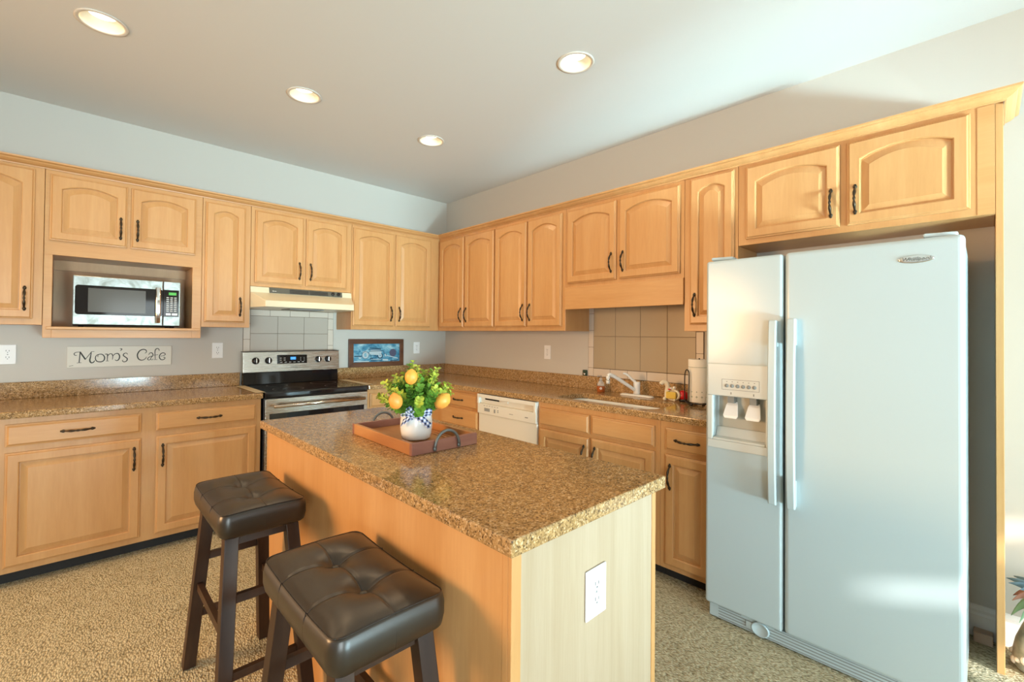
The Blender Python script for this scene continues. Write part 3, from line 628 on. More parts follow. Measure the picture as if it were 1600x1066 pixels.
for i in range(6):
    q = MB(); q.x = Matrix.Rotation(PI/2, 4, 'X'); q.lathe([(0.0085, 0), (0.008, 0.003), (0, 0.0035)], (0, 0, 0), 14); q.build('button', M['gap'], ds, (0.100+0.0235*i, -0.7668, Z(1.117)))
# handles
def fridge_handle(name, x, z0, z1, parent):
    mb = MB(); N = 16; rings = []
    for i in range(N+1):
        u = i/N; z = z0+(z1-z0)*u; bow = 0.013*(1-(2*u-1)**2); o_ = 0.040+bow; hw_ = 0.0165; th = 0.016
        rings.append([(x-hw_, -0.757-o_+th, Z(z)), (x-hw_, -0.757-o_+0.004, Z(z)), (x-hw_+0.005, -0.757-o_, Z(z)), (x+hw_-0.005, -0.757-o_, Z(z)), (x+hw_, -0.757-o_+0.004, Z(z)), (x+hw_, -0.757-o_+th, Z(z))])
    mb.loops(rings, True, True, True)
    for za in (z0+0.002, z1-0.112): mb.box(x-0.013, x+0.013, -0.757-0.034, -0.7568, Z(za), Z(za)+0.11)
    return mb.build(name, M['fridge'], parent, bevel=0.003)
fridge_handle('handle', 0.296, 0.634, 1.412, ld); fridge_handle('handle', 0.366, 0.634, 1.418, rd)
for x, p_ in ((0.018, ld), (W_-0.108, rd)):
    mb = MB(); mb.prism([(x, -0.745), (x+0.09, -0.72), (x+0.09, -0.66), (x, -0.66)], Z(1.7005), Z(1.716)); mb.build('hinge_cover', M['fridge'], p_, bevel=0.006)
lg = MB(); lg.x = Matrix.Rotation(PI/2, 4, 'X'); lg.lathe([(0.050, 0), (0.049, 0.0018), (0.044, 0.003), (0, 0.0034)], (0, 0, 0), 32)
lo = lg.build('badge', M['chrome'], rd, (0.749, -0.7573, Z(1.625))); lo.scale = (1, 1, 0.30)
text('badge_lettering', 'Whirlpool', 0.0185, M['print'], rd, (0.749, -0.7612, Z(1.6255)), shear=0.25)
# grille
mb = MB(); mb.box(0.012, W_-0.006, -0.735, -0.688, 0.006, Z(0.088))
gr = mb.build('base_grille', M['fridge'], r, bevel=0.004)
mb = MB()
for i in range(4): mb.box(0.055, W_-0.03, -0.7358, -0.7345, 0.012+0.0125*i, 0.0165+0.0125*i)
mb.box(0.055, 0.155, -0.7358, -0.7345, 0.0605, 0.0635); mb.box(0.29, W_-0.03, -0.7358, -0.7345, 0.0605, 0.0635); mb.build('grille_slots', M['gap'], gr)
fk = MB(); fk.x = Matrix.Rotation(PI/2, 4, 'X'); fk.lathe([(0.030, 0), (0.030, 0.006), (0.026, 0.010), (0.024, 0.007), (0, 0.008)], (0, 0, 0), 28); fo = fk.build('filter_knob', M['fridge'], gr, (0.235, -0.7352, 0.037)); fo.scale = (1.25, 1, 1.05)
MB().box(0.175, 0.205, -0.740, -0.7352, 0.022, 0.052).build('filter_button', M['fridge'], gr, bevel=0.006)

# ------------------------------------------------------------------ island
IX0, IX1, IY0, IY1 = -2.287, -1.646, -3.417, -1.703
r = thing('kitchen_island', 'maple kitchen island with brown granite top', 'kitchen island', (0, 0, FL))
bx0, bx1, by0, by1 = -2.262, -1.659, -3.392, -1.735
MB().box(bx0+0.012, bx1-0.012, by0+0.012, by1-0.002, 0, CT0-FL-0.0006).build('carcass', M['maple_v'], r)
MB().box(bx0+0.002, bx0+0.0115, by0+0.030, by1, 0, CT0-FL-0.001).build('side_panel', M['maple_v'], r)
MB().box(bx0+0.030, bx1-0.022, by0+0.0025, by0+0.0115, 0, CT0-FL-0.001).build('end_panel', M['maple_pale'], r)
mb = MB(); mb.box(bx0, bx0+0.0295, by0, by0+0.0115, 0, CT0-FL-0.001); mb.box(bx0, bx0+0.0115, by0+0.0115, by0+0.0295, 0, CT0-FL-0.001); mb.build('corner_trim', M['maple_v'], r, bevel=0.002)
mb = MB(); mb.box(bx1-0.0215, bx1, by0, by0+0.0115, 0, CT0-FL-0.001); mb.box(bx1-0.0115, bx1, by0+0.0115, by1, 0, CT0-FL-0.001); mb.build('corner_trim', M['maple_v'], r, bevel=0.002)
MB().box(bx0+0.001, bx0+0.0118, by1+0.0005, by1+0.012, 0, CT0-FL-0.001).build('edge_strip', M['maple_v'], r)
MB().box(IX0, IX1, IY0, IY1, CT0-FL, CT1-FL).build('granite_top', M['granite'], r, bevel=0.004, seg=3)

# ------------------------------------------------------------------ outlets
def outlet(label, loc, rz, w_=0.072, h=0.118):
    r = thing('wall_outlet', label, 'outlet', loc, rz, 'white duplex outlets')
    MB().box(-w_/2, w_/2, -0.0055, -0.0006, -h/2, h/2).build('cover_plate', M['outlet'], r, bevel=0.003)
    for sg in (1, -1):
        zc = sg*0.0195; mb = MB(); mb.x = Matrix.Translation((0, 0, zc)) @ Matrix.Rotation(PI/2, 4, 'X'); mb.prism(rrect(0, 0, 0.0165, 0.014, 0.009), 0.0054, 0.0068); so = mb.build('socket', M['outlet'], r)
        mb = MB(); mb.box(-0.0075, -0.0052, -0.0072, -0.0067, zc-0.001, zc+0.008); mb.box(0.0052, 0.0075, -0.0072, -0.0067, zc-0.001, zc+0.007); mb.box(-0.002, 0.002, -0.0072, -0.0067, zc-0.009, zc-0.005); mb.build('slots', M['black'], so)
    sc_ = MB(); sc_.x = Matrix.Rotation(PI/2, 4, 'X'); sc_.lathe([(0.003, 0.0054), (0.003, 0.0062), (0, 0.0062)], (0, 0, 0), 10); sc_.build('screw', M['gap'], r)
outlet('white duplex outlet on the wall left of the lettered sign', (-3.215, 0, 1.193), 0)
outlet('white duplex outlet on the wall between lettered sign and range', (-2.131, 0, 1.200), 0)
outlet('white duplex outlet right of the framed blue picture', (-0.364, 0, 1.198), 0)
outlet('white duplex outlet on right wall left of the sink tiles', (0, -1.487, 1.195), -PI/2)
outlet('white duplex outlet on the pale end of the island', (-1.964, by0+0.0022, 0.690), 0, 0.086, 0.124)
# small green box at the splash
gb = thing('plug_in_gadget', 'small dark green gadget on the granite splash beside the sink tiles', 'gadget', (0, -1.889, 1.0245), -PI/2)
MB().box(-0.018, 0.018, -0.018, -0.0008, 0.0, 0.045).build('case', M['green_box'], gb, bevel=0.003)
mb = MB(); mb.x = Matrix.Translation((0.002, -0.018, 0.014)) @ Matrix.Rotation(PI/2, 4, 'X'); mb.lathe([(0.011, 0), (0.009, 0.006), (0, 0.008)], (0, 0, 0), 14); mb.build('dial', M['chrome'], gb)

# ------------------------------------------------------------------ microwave
r = thing('microwave', 'stainless countertop microwave in the open cabinet niche', 'microwave', (-2.938, -0.0135, 1.3472)); W_ = 0.527; HM = 0.326; dp = 0.297; ZB = 0.030
MB().box(0.002, W_-0.002, -dp+0.025, -0.004, ZB-0.004, HM-0.003).build('case', M['black'], r, bevel=0.004)
mb = MB()
for x in (0.04, W_-0.04):
    for y in (-0.04, -dp+0.05): mb = MB(); mb.lathe([(0.014, 0.0), (0.014, ZB-0.0035)], (x, y, 0), 12); mb.build('foot', M['black'], r)
XS = 0.432
dpl = MB().box(0, XS, -dp, -dp+0.0245, ZB, HM).build('door', M['mw_steel'], r, bevel=0.004)
dpr = MB().box(XS+0.0015, W_, -dp, -dp+0.0245, ZB, HM).build('control_panel', M['mw_steel'], r, bevel=0.004)
gl = MB(); gl.x = Matrix.Rotation(PI/2, 4, 'X'); gl.prism(rrect(0.221, 0.181, 0.2105, 0.089, 0.016), dp+0.0003, dp+0.002); gl = gl.build('door_glass', M['black_glass'], dpl)
M['mw_window'] = mat('microwave_mesh_window', (0.10, 0.10, 0.095), 0.12)
MB().box(0.068, 0.342, -dp-0.0028, -dp-0.0021, 0.108, 0.254).build('window_mesh', M['mw_window'], gl)
hm = MB(); N = 14; rings = []
for i in range(N+1):
    u = i/N; z = 0.048+0.232*u; o_ = 0.018+0.018*(1-(2*u-1)**2); rings.append([(0.392, -dp-o_, z), (0.397, -dp-o_-0.005, z), (0.412, -dp-o_-0.005, z), (0.417, -dp-o_, z), (0.413, -dp-o_+0.007, z), (0.396, -dp-o_+0.007, z)])
hm.loops(rings, True, True, True); hm.box(0.397, 0.413, -dp-0.018, -dp-0.0003, 0.049, 0.070); hm.box(0.397, 0.413, -dp-0.018, -dp-0.0003, 0.258, 0.279)
hm.build('door_handle', M['chrome'], dpl, bevel=0.001)
kp = MB().box(XS+0.0025, W_-0.009, -dp-0.002, -dp-0.0003, 0.092, 0.270).build('keypad', M['black_glass'], dpr, bevel=0.001)
MB().box(0.462, 0.503, -dp-0.0026, -dp-0.0021, 0.236, 0.254).build('clock_display', M['green_screen'], kp)
mb = MB()
for i in range(3):
    for j in range(8): mb.box(0.450+0.0205*i, 0.464+0.0205*i, -dp-0.0026, -dp-0.0021, 0.126+0.0128*j, 0.132+0.0128*j)
mb.build('buttons', M['legend'], kp)
mb = MB(); mb.box(0.448, 0.474, -dp-0.0026, -dp-0.0021, 0.101, 0.115); mb.box(0.480, 0.510, -dp-0.0026, -dp-0.0021, 0.101, 0.115); mb.build('start_buttons', M['outlet'], kp)

# ------------------------------------------------------------------ lettered sign
r = thing('wall_sign', "cream wooden sign lettered Mom's Cafe on the wall below the microwave", 'sign', (-2.6885, 0, 1.1705))
SW, SH = 0.541, 0.137
MB().box(-SW/2, SW/2, -0.014, -0.001, -SH/2, SH/2).build('board', M['sign'], r, bevel=0.002)
U = lambda x, y: ((x-80)/1425*SW-SW/2, SH/2-(y-97)/283*SH)
lt = MB(); K = SW/1425
def S(pts, wpx, smooth=True): stroke(lt, [U(*p) for p in pts], (lambda u: K*wpx) if not callable(wpx) else (lambda u: K*wpx(u)), -0.0143, -0.0149, smooth)
taper = lambda mx, mn=5: (lambda u: mn+(mx-mn)*math.sin(PI*u)**0.8)
S([(205, 218), (178, 215), (168, 195), (190, 178), (245, 170)], taper(11, 6)); S([(243, 170), (232, 316)], 13, False); S([(203, 318), (262, 316)], 7, False)
S([(240, 170), (311, 275)], 20, False); S([(308, 275), (386, 172)], 9, False); S([(384, 170), (374, 240), (366, 290), (384, 320), (414, 314), (428, 290)], taper(20, 7)); S([(380, 171), (422, 168)], 7, False)
S([(470, 245), (468, 222), (490, 207), (530, 213), (555, 250), (545, 295), (500, 312), (452, 298), (436, 258), (450, 222), (478, 208)], taper(16, 6))
S([(558, 208), (588, 208), (594, 225), (592, 300)], taper(14, 8)); S([(574, 302), (612, 302)], 7, False); S([(594, 235), (620, 206), (650, 206), (664, 235), (660, 285)], taper(13, 7)); S([(664, 236), (695, 205), (735, 202), (756, 240), (745, 285), (715, 300), (694, 285)], taper(17, 6))
S([(755, 132), (782, 136), (780, 150), (762, 164)], taper(14, 5))
S([(865, 218), (852, 198), (820, 202), (806, 228), (835, 252), (862, 276), (852, 308), (818, 320), (796, 305), (806, 292)], taper(16, 6))
S([(1108, 205), (1132, 185), (1120, 156), (1078, 148), (1030, 172), (1003, 225), (1018, 280), (1062, 303), (1110, 288), (1134, 254)], taper(19, 6))
S([(1165, 228), (1180, 203), (1212, 200), (1228, 235), (1200, 268), (1196, 300)], taper(14, 6)); S([(1222, 244), (1180, 256), (1150, 285), (1168, 304), (1196, 288)], taper(12, 6)); S([(1196, 296), (1216, 303), (1230, 285)], 7)
S([(1320, 172), (1308, 142), (1275, 142), (1256, 180), (1262, 295)], taper(15, 7)); S([(1240, 299), (1292, 298)], 7, False); S([(1240, 234), (1304, 228)], 7, False)
S([(1338, 252), (1392, 240), (1412, 222), (1385, 202), (1345, 214), (1322, 255), (1340, 295), (1378, 303), (1406, 284), (1398, 264), (1380, 272)], taper(15, 6))
S([(108, 358), (135, 356), (160, 351)], 6)
lt.build('lettering', M['ink'], r)

# ------------------------------------------------------------------ framed picture
r = thing('framed_picture', 'dark wood framed blue landscape picture resting on the granite splash right of the range', 'picture', (-0.812, -0.0085, 1.0245), 0); r.rotation_euler = (-0.02, 0, 0)
PW, PH, ft = 0.570, 0.262, 0.045
mb = MB()
for q in (((-PW/2, 0), (PW/2, 0), (PW/2-ft, ft), (-PW/2+ft, ft)), ((-PW/2, PH), (-PW/2+ft, PH-ft), (PW/2-ft, PH-ft), (PW/2, PH)), ((-PW/2, 0), (-PW/2+ft, ft), (-PW/2+ft, PH-ft), (-PW/2, PH)), ((PW/2, 0), (PW/2, PH), (PW/2-ft, PH-ft), (PW/2-ft, ft))):
    mb.loops([[(x, y, z) for x, z in q] for y in (0.0, -0.019)], True, True, True)
mb.build('frame', M['walnut'], r, bevel=0.003)
MB().box(-PW/2+ft-0.001, PW/2-ft+0.001, -0.010, -0.004, ft-0.001, PH-ft+0.001).build('print', M['print_blue'], r)
V = lambda x, y: ((x-760)/1165*(PW-2*ft), PH-ft-(y-240)/490*(PH-2*ft))
def ST(col, items, nm):
    mb = MB()
    for i, (pts, w_) in enumerate(items): stroke(mb, [V(*p) for p in pts], w_, -0.0101, -0.0103-0.0001*(i % 3))
    mb.build(nm, M[col], r)
blob = lambda cx, cy, rx, ry: [(cx+rx*math.cos(2*PI*i/12), cy+ry*math.sin(2*PI*i/12)) for i in range(13)]
ST('ink_pale', [([(570, 470), (870, 480)], 0.024), ([(590, 415), (830, 420)], 0.008), ([(560, 500), (800, 525)], 0.018), (blob(470, 540, 55, 75), 0.018), (blob(835, 560, 30, 40), 0.012), ([(900, 680), (1040, 690)], 0.016), ([(400, 470), (500, 440)], 0.014), ([(600, 660), (860, 665)], 0.006), ([(310, 615), (360, 620)], 0.014), ([(200, 700), (560, 715)], 0.010), ([(960, 520), (985, 590)], 0.012), ([(1000, 560), (1300, 650)], 0.008)], 'pale_brushwork')
ST('ink_blue', [([(575, 345), (860, 380)], 0.008), ([(540, 400), (600, 385), (850, 395)], 0.007), ([(560, 440), (900, 435), (930, 500)], 0.006), (blob(835, 575, 62, 60), 0.010), (blob(470, 545, 85, 95), 0.004), ([(580, 640), (660, 640)], 0.012), ([(600, 560), (800, 545)], 0.004), ([(600, 690), (890, 690)], 0.006), ([(540, 470), (600, 560), (610, 640)], 0.005), ([(930, 500), (1000, 540), (960, 610)], 0.005), ([(1100, 715), (1320, 700)], 0.010), ([(200, 570), (380, 570)], 0.010), ([(700, 550), (720, 560)], 0.012)], 'dark_brushwork')
ST('ink_plum', [(blob(1170, 490, 45, 50), 0.040), ([(1140, 560), (1145, 630)], 0.004), (blob(1170, 490, 15, 20), 0.02)], 'tree_brushwork')

# ------------------------------------------------------------------ sink-side objects
fx, fy = -0.100, -2.402
r = thing('faucet', 'white single-lever kitchen faucet behind the sink', 'faucet', (fx, fy, CT1+0.0005))
mb = MB(); mb.loops([[(x, y, z) for x, y in rrect(0, 0, 0.026*q, 0.128*q, 0.024*q)] for q, z in ((1, 0), (1, 0.005), (0.88, 0.011), (0.3, 0.0115))], True, True, True, True); mb.build('deck_plate', M['white_plastic'], r)
MB().lathe([(0.024, 0.011), (0.0225, 0.03), (0.0225, 0.066), (0.0235, 0.069), (0.0235, 0.092), (0.021, 0.099), (0.0, 0.101)], (0, 0, 0), 24).build('body', M['white_plastic'], r)
sp = catmull([(-0.012, 0.004, 0.040), (-0.06, 0.026, 0.072), (-0.12, 0.055, 0.112), (-0.175, 0.082, 0.146), (-0.195, 0.092, 0.152), (-0.205, 0.097, 0.142)], 5)
MB().tube(sp, [0.0125]*len(sp), 12).build('spout', M['white_plastic'], r)
MB().lathe([(0.0125, 0.0), (0.013, -0.012), (0.014, -0.035), (0.011, -0.052), (0.0, -0.052)], (-0.206, 0.097, 0.144), 16).build('spray_head', M['white_plastic'], r)
MB().lathe([(0.0143, -0.018), (0.0143, -0.03)], (-0.206, 0.097, 0.144), 16).build('spray_ring', M['chrome'], r)
lv = catmull([(-0.006, 0.004, 0.094), (-0.03, 0.022, 0.118), (-0.055, 0.045, 0.150), (-0.075, 0.062, 0.158)], 5)
MB().tube(lv, [0.010-0.0035*i/len(lv) for i in range(len(lv))], 10, True, 0.7).build('lever', M['white_plastic'], r)
r = thing('soap_bottle', 'small amber hand soap pump bottle left of the faucet', 'bottle', (-0.092, -2.098, CT1+0.0005))
MB().lathe([(0.026, 0), (0.029, 0.004), (0.030, 0.03), (0.028, 0.044)], (0, 0, 0), 20).build('soap', M['soap'], r)
MB().lathe([(0.0285, 0.0445), (0.026, 0.062), (0.018, 0.075), (0.011, 0.082), (0.011, 0.088)], (0, 0, 0), 20).build('shoulder', M['clear'], r)
mb = MB(); mb.lathe([(0.012, 0.0885), (0.012, 0.098), (0.005, 0.100), (0.004, 0.116)], (0, 0, 0), 14); mb.tube([(0.004, 0, 0.118), (-0.016, 0.008, 0.119), (-0.030, 0.014, 0.113)], 0.0045, 8); mb.build('pump', M['clear'], r)
mb = MB()
for i in range(5):
    a = 2*PI*i/5; mb.box(-0.0312, -0.0302, 0.006*math.cos(a)-0.003, 0.006*math.cos(a)+0.003, 0.028+0.006*math.sin(a)-0.003, 0.028+0.006*math.sin(a)+0.003)
fl = mb.build('flower_print', M['petal'], r, (0, 0, 0), (0, 0, 0.6))
# scrubber holder
r = thing('sponge_holder', 'cream ceramic goose-neck sponge holder with yellow sponge', 'sponge holder', (-0.135, -2.668, CT1+0.0005), -PI/2); r.scale = (1.1, 1.1, 1.1)
nk = catmull([(-0.052, -0.02, 0.094), (-0.044, -0.012, 0.106), (-0.028, -0.002, 0.104), (-0.020, 0.004, 0.082), (-0.024, 0.006, 0.055), (-0.024, 0.004, 0.028), (-0.020, 0.0, 0.012)], 5); n = len(nk)
MB().tube(nk, [0.0125 if i < n*0.3 else 0.0125+0.004*(i/n) for i in range(n)], 14).build('neck', M['ceramic_white'], r)
mb = MB(); rings = []
for i in range(20):
    a = 2*PI*i/20; rings.append([(0.012+(0.040+0.008*math.cos(b))*math.cos(a), 0.002+0.010*math.sin(b), 0.036+(0.030+0.006*math.cos(b))*math.sin(a)) for b in [2*PI*j/8 for j in range(8)]])
rings.append(rings[0]); mb.loops(rings, True, False, False, True); mb.sphere((-0.028, -0.018, 0.011), 0.011); mb.sphere((0.030, -0.015, 0.008), 0.008); mb.build('body', M['ceramic_white'], r)
mb = MB(); mb.sphere((0.010, 0.012, 0.036), 0.030, 16, 10, (1.15, 0.55, 0.9)); mb.build('back', M['ceramic_white'], r)
MB().box(-0.020, 0.042, -0.022, -0.005, 0.014, 0.054).build('sponge', M['sponge'], r, bevel=0.006)
mb = MB(); mb.sphere((0.004, -0.006, 0.074), 0.009, 10, 8, (1.2, 0.7, 0.7)); mb.sphere((0.024, -0.004, 0.078), 0.010, 10, 8); mb.build('bow', M['petal'], r)
MB().sphere((-0.002, -0.012, 0.068), 0.007, 10, 8, (1.4, 0.5, 0.6)).build('red_accent', M['red'], r)
r = thing('scrub_cup', 'small red ceramic cup between the sponge holder and paper towels', 'cup', (-0.100, -2.735, CT1+0.0005))
MB().lathe([(0.020, 0), (0.026, 0.004), (0.027, 0.016)], (0, 0, 0), 18).build('base_band', M['black'], r)
MB().lathe([(0.0272, 0.0163), (0.029, 0.035), (0.027, 0.056), (0.018, 0.066), (0.010, 0.070), (0, 0.070)], (0, 0, 0), 18).build('cup', M['red'], r)
# paper towel holder
tx, ty = -0.175, -2.872
r = thing('paper_towel_holder', 'black wire countertop paper towel holder beside the refrigerator', 'paper towel holder', (tx, ty, CT1+0.0005))
mb = MB(); rg = [(0.078*math.cos(2*PI*i/32), 0.078*math.sin(2*PI*i/32), 0.016) for i in range(33)]; mb.tube(rg, 0.004, 8); mb.tube([(0, -0.078, 0.016), (0, 0.078, 0.016)], 0.0035, 8); mb.tube([(-0.078, 0, 0.016), (0.078, 0, 0.016)], 0.0035, 8); mb.tube([(0, 0, 0.016), (0, 0, 0.285)], 0.005, 8); mb.build('base_ring', M['wire'], r)
for a in (PI*0.95, PI*1.55, PI*0.40, PI*0.02): MB().sphere((0.078*math.cos(a), 0.078*math.sin(a), 0.0095), 0.0095, 12, 8).build('ball_foot', M['wire'], r)
arm = catmull([(-0.066, 0.060, 0.016), (-0.066, 0.060, 0.10), (-0.066, 0.060, 0.175), (-0.064, 0.056, 0.205), (-0.066, 0.046, 0.216), (-0.070, 0.034, 0.205), (-0.072, 0.030, 0.185), (-0.072, 0.030, 0.10), (-0.072, 0.030, 0.016)], 5)
MB().tube(arm, 0.0035, 8).build('tension_arm', M['wire'], r)
r = thing('paper_towel_roll', 'white printed paper towel roll on the black wire holder', 'paper towel', (tx, ty, CT1+0.0005))
MB().lathe([(0.0205, 0.021), (0.062, 0.021), (0.063, 0.024), (0.063, 0.276), (0.062, 0.279), (0.0205, 0.279), (0.0205, 0.021)], (0, 0, 0), 40, True, False, False).build('roll', M['paper'], r)
mb = MB()
for i in range(30):
    a = PI*0.55+PI*0.9*i/30
    if i % 5 == 2:
        for dz, sz in ((0.055, 0.009), (0.085, 0.006)):
            for q in range(4):
                b_ = PI/2*q; c_, s_ = math.cos(a), math.sin(a); tt = Vector((-s_, c_, 0)); o_ = Vector((c_*0.0634, s_*0.0634, dz)); d1 = tt*math.cos(b_)*sz + Vector((0, 0, math.sin(b_)*sz)); d2 = tt*math.cos(b_+PI/4)*sz*0.35 + Vector((0, 0, math.sin(b_+PI/4)*sz*0.35)); d3 = tt*math.cos(b_-PI/4)*sz*0.35 + Vector((0, 0, math.sin(b_-PI/4)*sz*0.35))
                vs = [mb.v(o_+d) for d in (Vector(), d3, d1, d2)]; mb.face(vs)
    c_, s_ = math.cos(a), math.sin(a); tt = Vector((-s_, c_, 0)); o_ = Vector((c_*0.0634, s_*0.0634, 0.232))
    mb.face([mb.v(o_+tt*u+Vector((0, 0, v_))) for u, v_ in ((-0.002, -0.002), (0.002, -0.002), (0.002, 0.002), (-0.002, 0.002))])
M['towel_print'] = mat('pale_teal_towel_print', (0.36, 0.42, 0.36), 0.9)
mb.build('printed_pattern', M['towel_print'], r)

# ------------------------------------------------------------------ tray and plant on the island
F_ = Vector((-2.095, -2.730)); R_ = Vector((-1.812, -2.735)); L_ = Vector((-2.090, -2.257))
ux = (R_-F_).normalized(); TW = (R_-F_).length; TL = (L_-F_).length; tc = F_ + (R_-F_)/2 + (L_-F_)/2
TL = 0.475
r = thing('serving_tray', 'wooden serving tray with iron handles on the island', 'tray', (tc.x, tc.y, CT1+0.0005), math.atan2(ux.y, ux.x))
th, tt = 0.042, 0.016
MB().box(-TW/2+tt, TW/2-tt, -TL/2+tt, TL/2-tt, 0.001, 0.013).build('base', M['acacia'], r)
mb = MB()
for x0, x1 in ((-TW/2, -TW/2+tt-0.0003), (TW/2-tt+0.0003, TW/2)): MB().box(x0, x1, -TL/2+tt+0.0003, TL/2-tt-0.0003, 0, th).build('side_rail', M['acacia'], r, bevel=0.002)
pass
for y0, y1 in ((-TL/2, -TL/2+tt), (TL/2-tt, TL/2)): MB().box(-TW/2, TW/2, y0, y1, 0, th).build('end_rail', M['acacia_end'], r, bevel=0.002)
mb = MB()
for i in range(3): mb.box(TW/2-tt-0.012-0.02*i, TW/2-tt-0.006-0.02*i, -TL/2+tt+0.001, TL/2-tt-0.001, 0.013, 0.0155)
mb.build('base_slats', M['acacia'], r)
for sg in (-1, 1):
    hp = [(0.052*math.cos(PI*i/16), sg*(TL/2+0.006), 0.014+0.058*math.sin(PI*i/16)) for i in range(17)]
    mb = MB(); mb.tube(hp, 0.0055, 10)
    for x in (-0.052, 0.052): mb.sphere((x, sg*(TL/2+0.006), 0.013), 0.0075, 10, 8, (1, 0.7, 1.3))
    mb.build('handle', M['iron'], r)
px_, py_ = -1.969, -2.555
r = thing('flower_arrangement', 'artificial lemon and greenery arrangement in a white pot on the tray', 'plant', (px_, py_, CT1+0.0142), -0.565)
prof = [(0.048, 0)] + [(0.052+0.0085*math.sin(PI*min(1, z/0.112))**0.8+(0.0007 if i % 2 else 0), z) for i, z in enumerate([0.004+0.0036*j for j in range(29)])] + [(0.051, 0.108), (0.047, 0.108), (0.046, 0.098), (0, 0.098)]
MB().lathe(prof, (0, 0, 0), 36).build('pot', M['pot'], r)
def ribbon(obj_pts, width_dir, wd, k=6):
    P = catmull(obj_pts, k); bm = bmesh.new(); uvl = bm.loops.layers.uv.new('UVMap'); rows = []; L = 0
    for i, p in enumerate(P):
        if i: L += (p-P[i-1]).length
        wv = Vector(width_dir).normalized()*wd/2; rows.append((bm.verts.new(p-wv), bm.verts.new(p+wv), L))
    for a, b_ in zip(rows, rows[1:]):
        f = bm.faces.new((a[0], a[1], b_[1], b_[0])); f.smooth = True
        for lp_, uv in zip(f.loops, ((a[2]/0.016, 0.2), (a[2]/0.016, 1.9), (b_[2]/0.016, 1.9), (b_[2]/0.016, 0.2))): lp_[uvl].uv = uv
    return bm
bows = bmesh.new(); bows.loops.layers.uv.new('UVMap')
def addbm(b_):
    me = bpy.data.meshes.new('t'); b_.to_mesh(me); b_.free(); bows.from_mesh(me); bpy.data.meshes.remove(me)
R0 = 0.0585
addbm(ribbon([(R0*math.cos(a), R0*math.sin(a), 0.099) for a in [2*PI*i/16 for i in range(17)]], (0, 0, 1), 0.018))
addbm(ribbon([(0.0, -0.062, 0.098), (-0.020, -0.066, 0.092), (-0.042, -0.060, 0.078), (-0.053, -0.052, 0.070)], (0.35, 0, 1), 0.028))
addbm(ribbon([(0.0, -0.062, 0.096), (0.022, -0.068, 0.084), (0.040, -0.064, 0.066), (0.052, -0.058, 0.056)], (0.5, 0, 1), 0.024))
addbm(ribbon([(0.0, -0.062, 0.100), (-0.016, -0.076, 0.116), (-0.032, -0.074, 0.132), (-0.030, -0.064, 0.116), (0, -0.060, 0.098)], (0.5, 0.2, 0.6), 0.022))
addbm(ribbon([(0.0, -0.062, 0.100), (0.026, -0.076, 0.112), (0.055, -0.070, 0.114), (0.046, -0.060, 0.104), (0, -0.060, 0.098)], (0.1, 0.2, 1), 0.020))
addbm(ribbon([(-0.01, -0.066, 0.096), (-0.034, -0.066, 0.104), (-0.058, -0.052, 0.102)], (0, 0, 1), 0.018))
me = bpy.data.meshes.new('bow'); bows.to_mesh(me); bows.free(); me.materials.append(M['gingham'])
bo = bpy.data.objects.new('bow', me); COL.objects.link(bo); bo.parent = r; bo['label'] = 'navy and white gingham bow'
sd = bo.modifiers.new('thick', 'SOLIDIFY'); sd.thickness = 0.0008
def leaf(mb, p, d, nrm, L, wd):
    d = d.normalized(); sd_ = d.cross(nrm).normalized(); up = sd_.cross(d)
    q = [p, p+d*L*0.3+sd_*wd*0.42+up*L*0.06, p+d*L*0.7+sd_*wd*0.45+up*L*0.10, p+d*L, p+d*L*0.7-sd_*wd*0.45+up*L*0.10, p+d*L*0.3-sd_*wd*0.42+up*L*0.06]
    m0 = mb.v(p+d*L*0.5); vs = [mb.v(x) for x in q]
    for i in range(6): mb.face([vs[i], vs[(i+1) % 6], m0], True)
rnd = random.Random(3)
dark, lime, stems = MB(), MB(), MB()
NS = 60
for i in range(NS):
    az = 2.39996*i; q = (i+0.5)/NS                       # q 0: upright in the middle, 1: arching outwards
    elev = 1.5 - 1.25*q**0.8; Lh = (0.175 - 0.045*q)*rnd.uniform(0.85, 1.12)
    p = Vector((0.028*q*math.cos(az), 0.028*q*math.sin(az), 0.100)); d = Vector((math.cos(az)*math.cos(elev), math.sin(az)*math.cos(elev), math.sin(elev)))
    pts = [p.copy()]; n = 12
    for j in range(n):
        d = (d + Vector((rnd.uniform(-.10, .10), rnd.uniform(-.10, .10), rnd.uniform(-.05, .12)))).normalized(); p = p + d*Lh/n; pts.append(p.copy())
        if j < 2: continue
        u = j/n
        for k_ in range(3):
            a = 2*PI*k_/3 + j*1.1; side = Matrix.Rotation(a, 3, d) @ d.orthogonal().normalized()
            sz = (0.029-0.012*u)*rnd.uniform(0.8, 1.2); leaf(lime if u > 0.6 and i % 4 else dark, p, side+d*0.5, d, sz, sz*0.95)
    stems.tube(pts, 0.0012, 5)
for i in range(170):
    az = rnd.uniform(0, 2*PI); th_ = math.acos(rnd.uniform(-0.9, 1)); k_ = rnd.uniform(0.55, 1.0)
    o_ = Vector((math.sin(th_)*math.cos(az), math.sin(th_)*math.sin(az), math.cos(th_))); p = Vector((o_.x*0.085*k_, o_.y*0.085*k_, 0.168+o_.z*0.072*k_))
    leaf(lime if rnd.random() < 0.18 else dark, p, o_+Vector((rnd.uniform(-.6, .6), rnd.uniform(-.6, .6), rnd.uniform(-.3, .7))), Vector((rnd.uniform(-.4, .4), rnd.uniform(-.4, .4), 1)), rnd.uniform(0.024, 0.032), 0.027)
stems.build('stems', M['stem'], r); dark.build('leaves', M['leaf'], r)['kind'] = 'stuff'; lime.build('leaf_tips', M['sprig'], r)['kind'] = 'stuff'
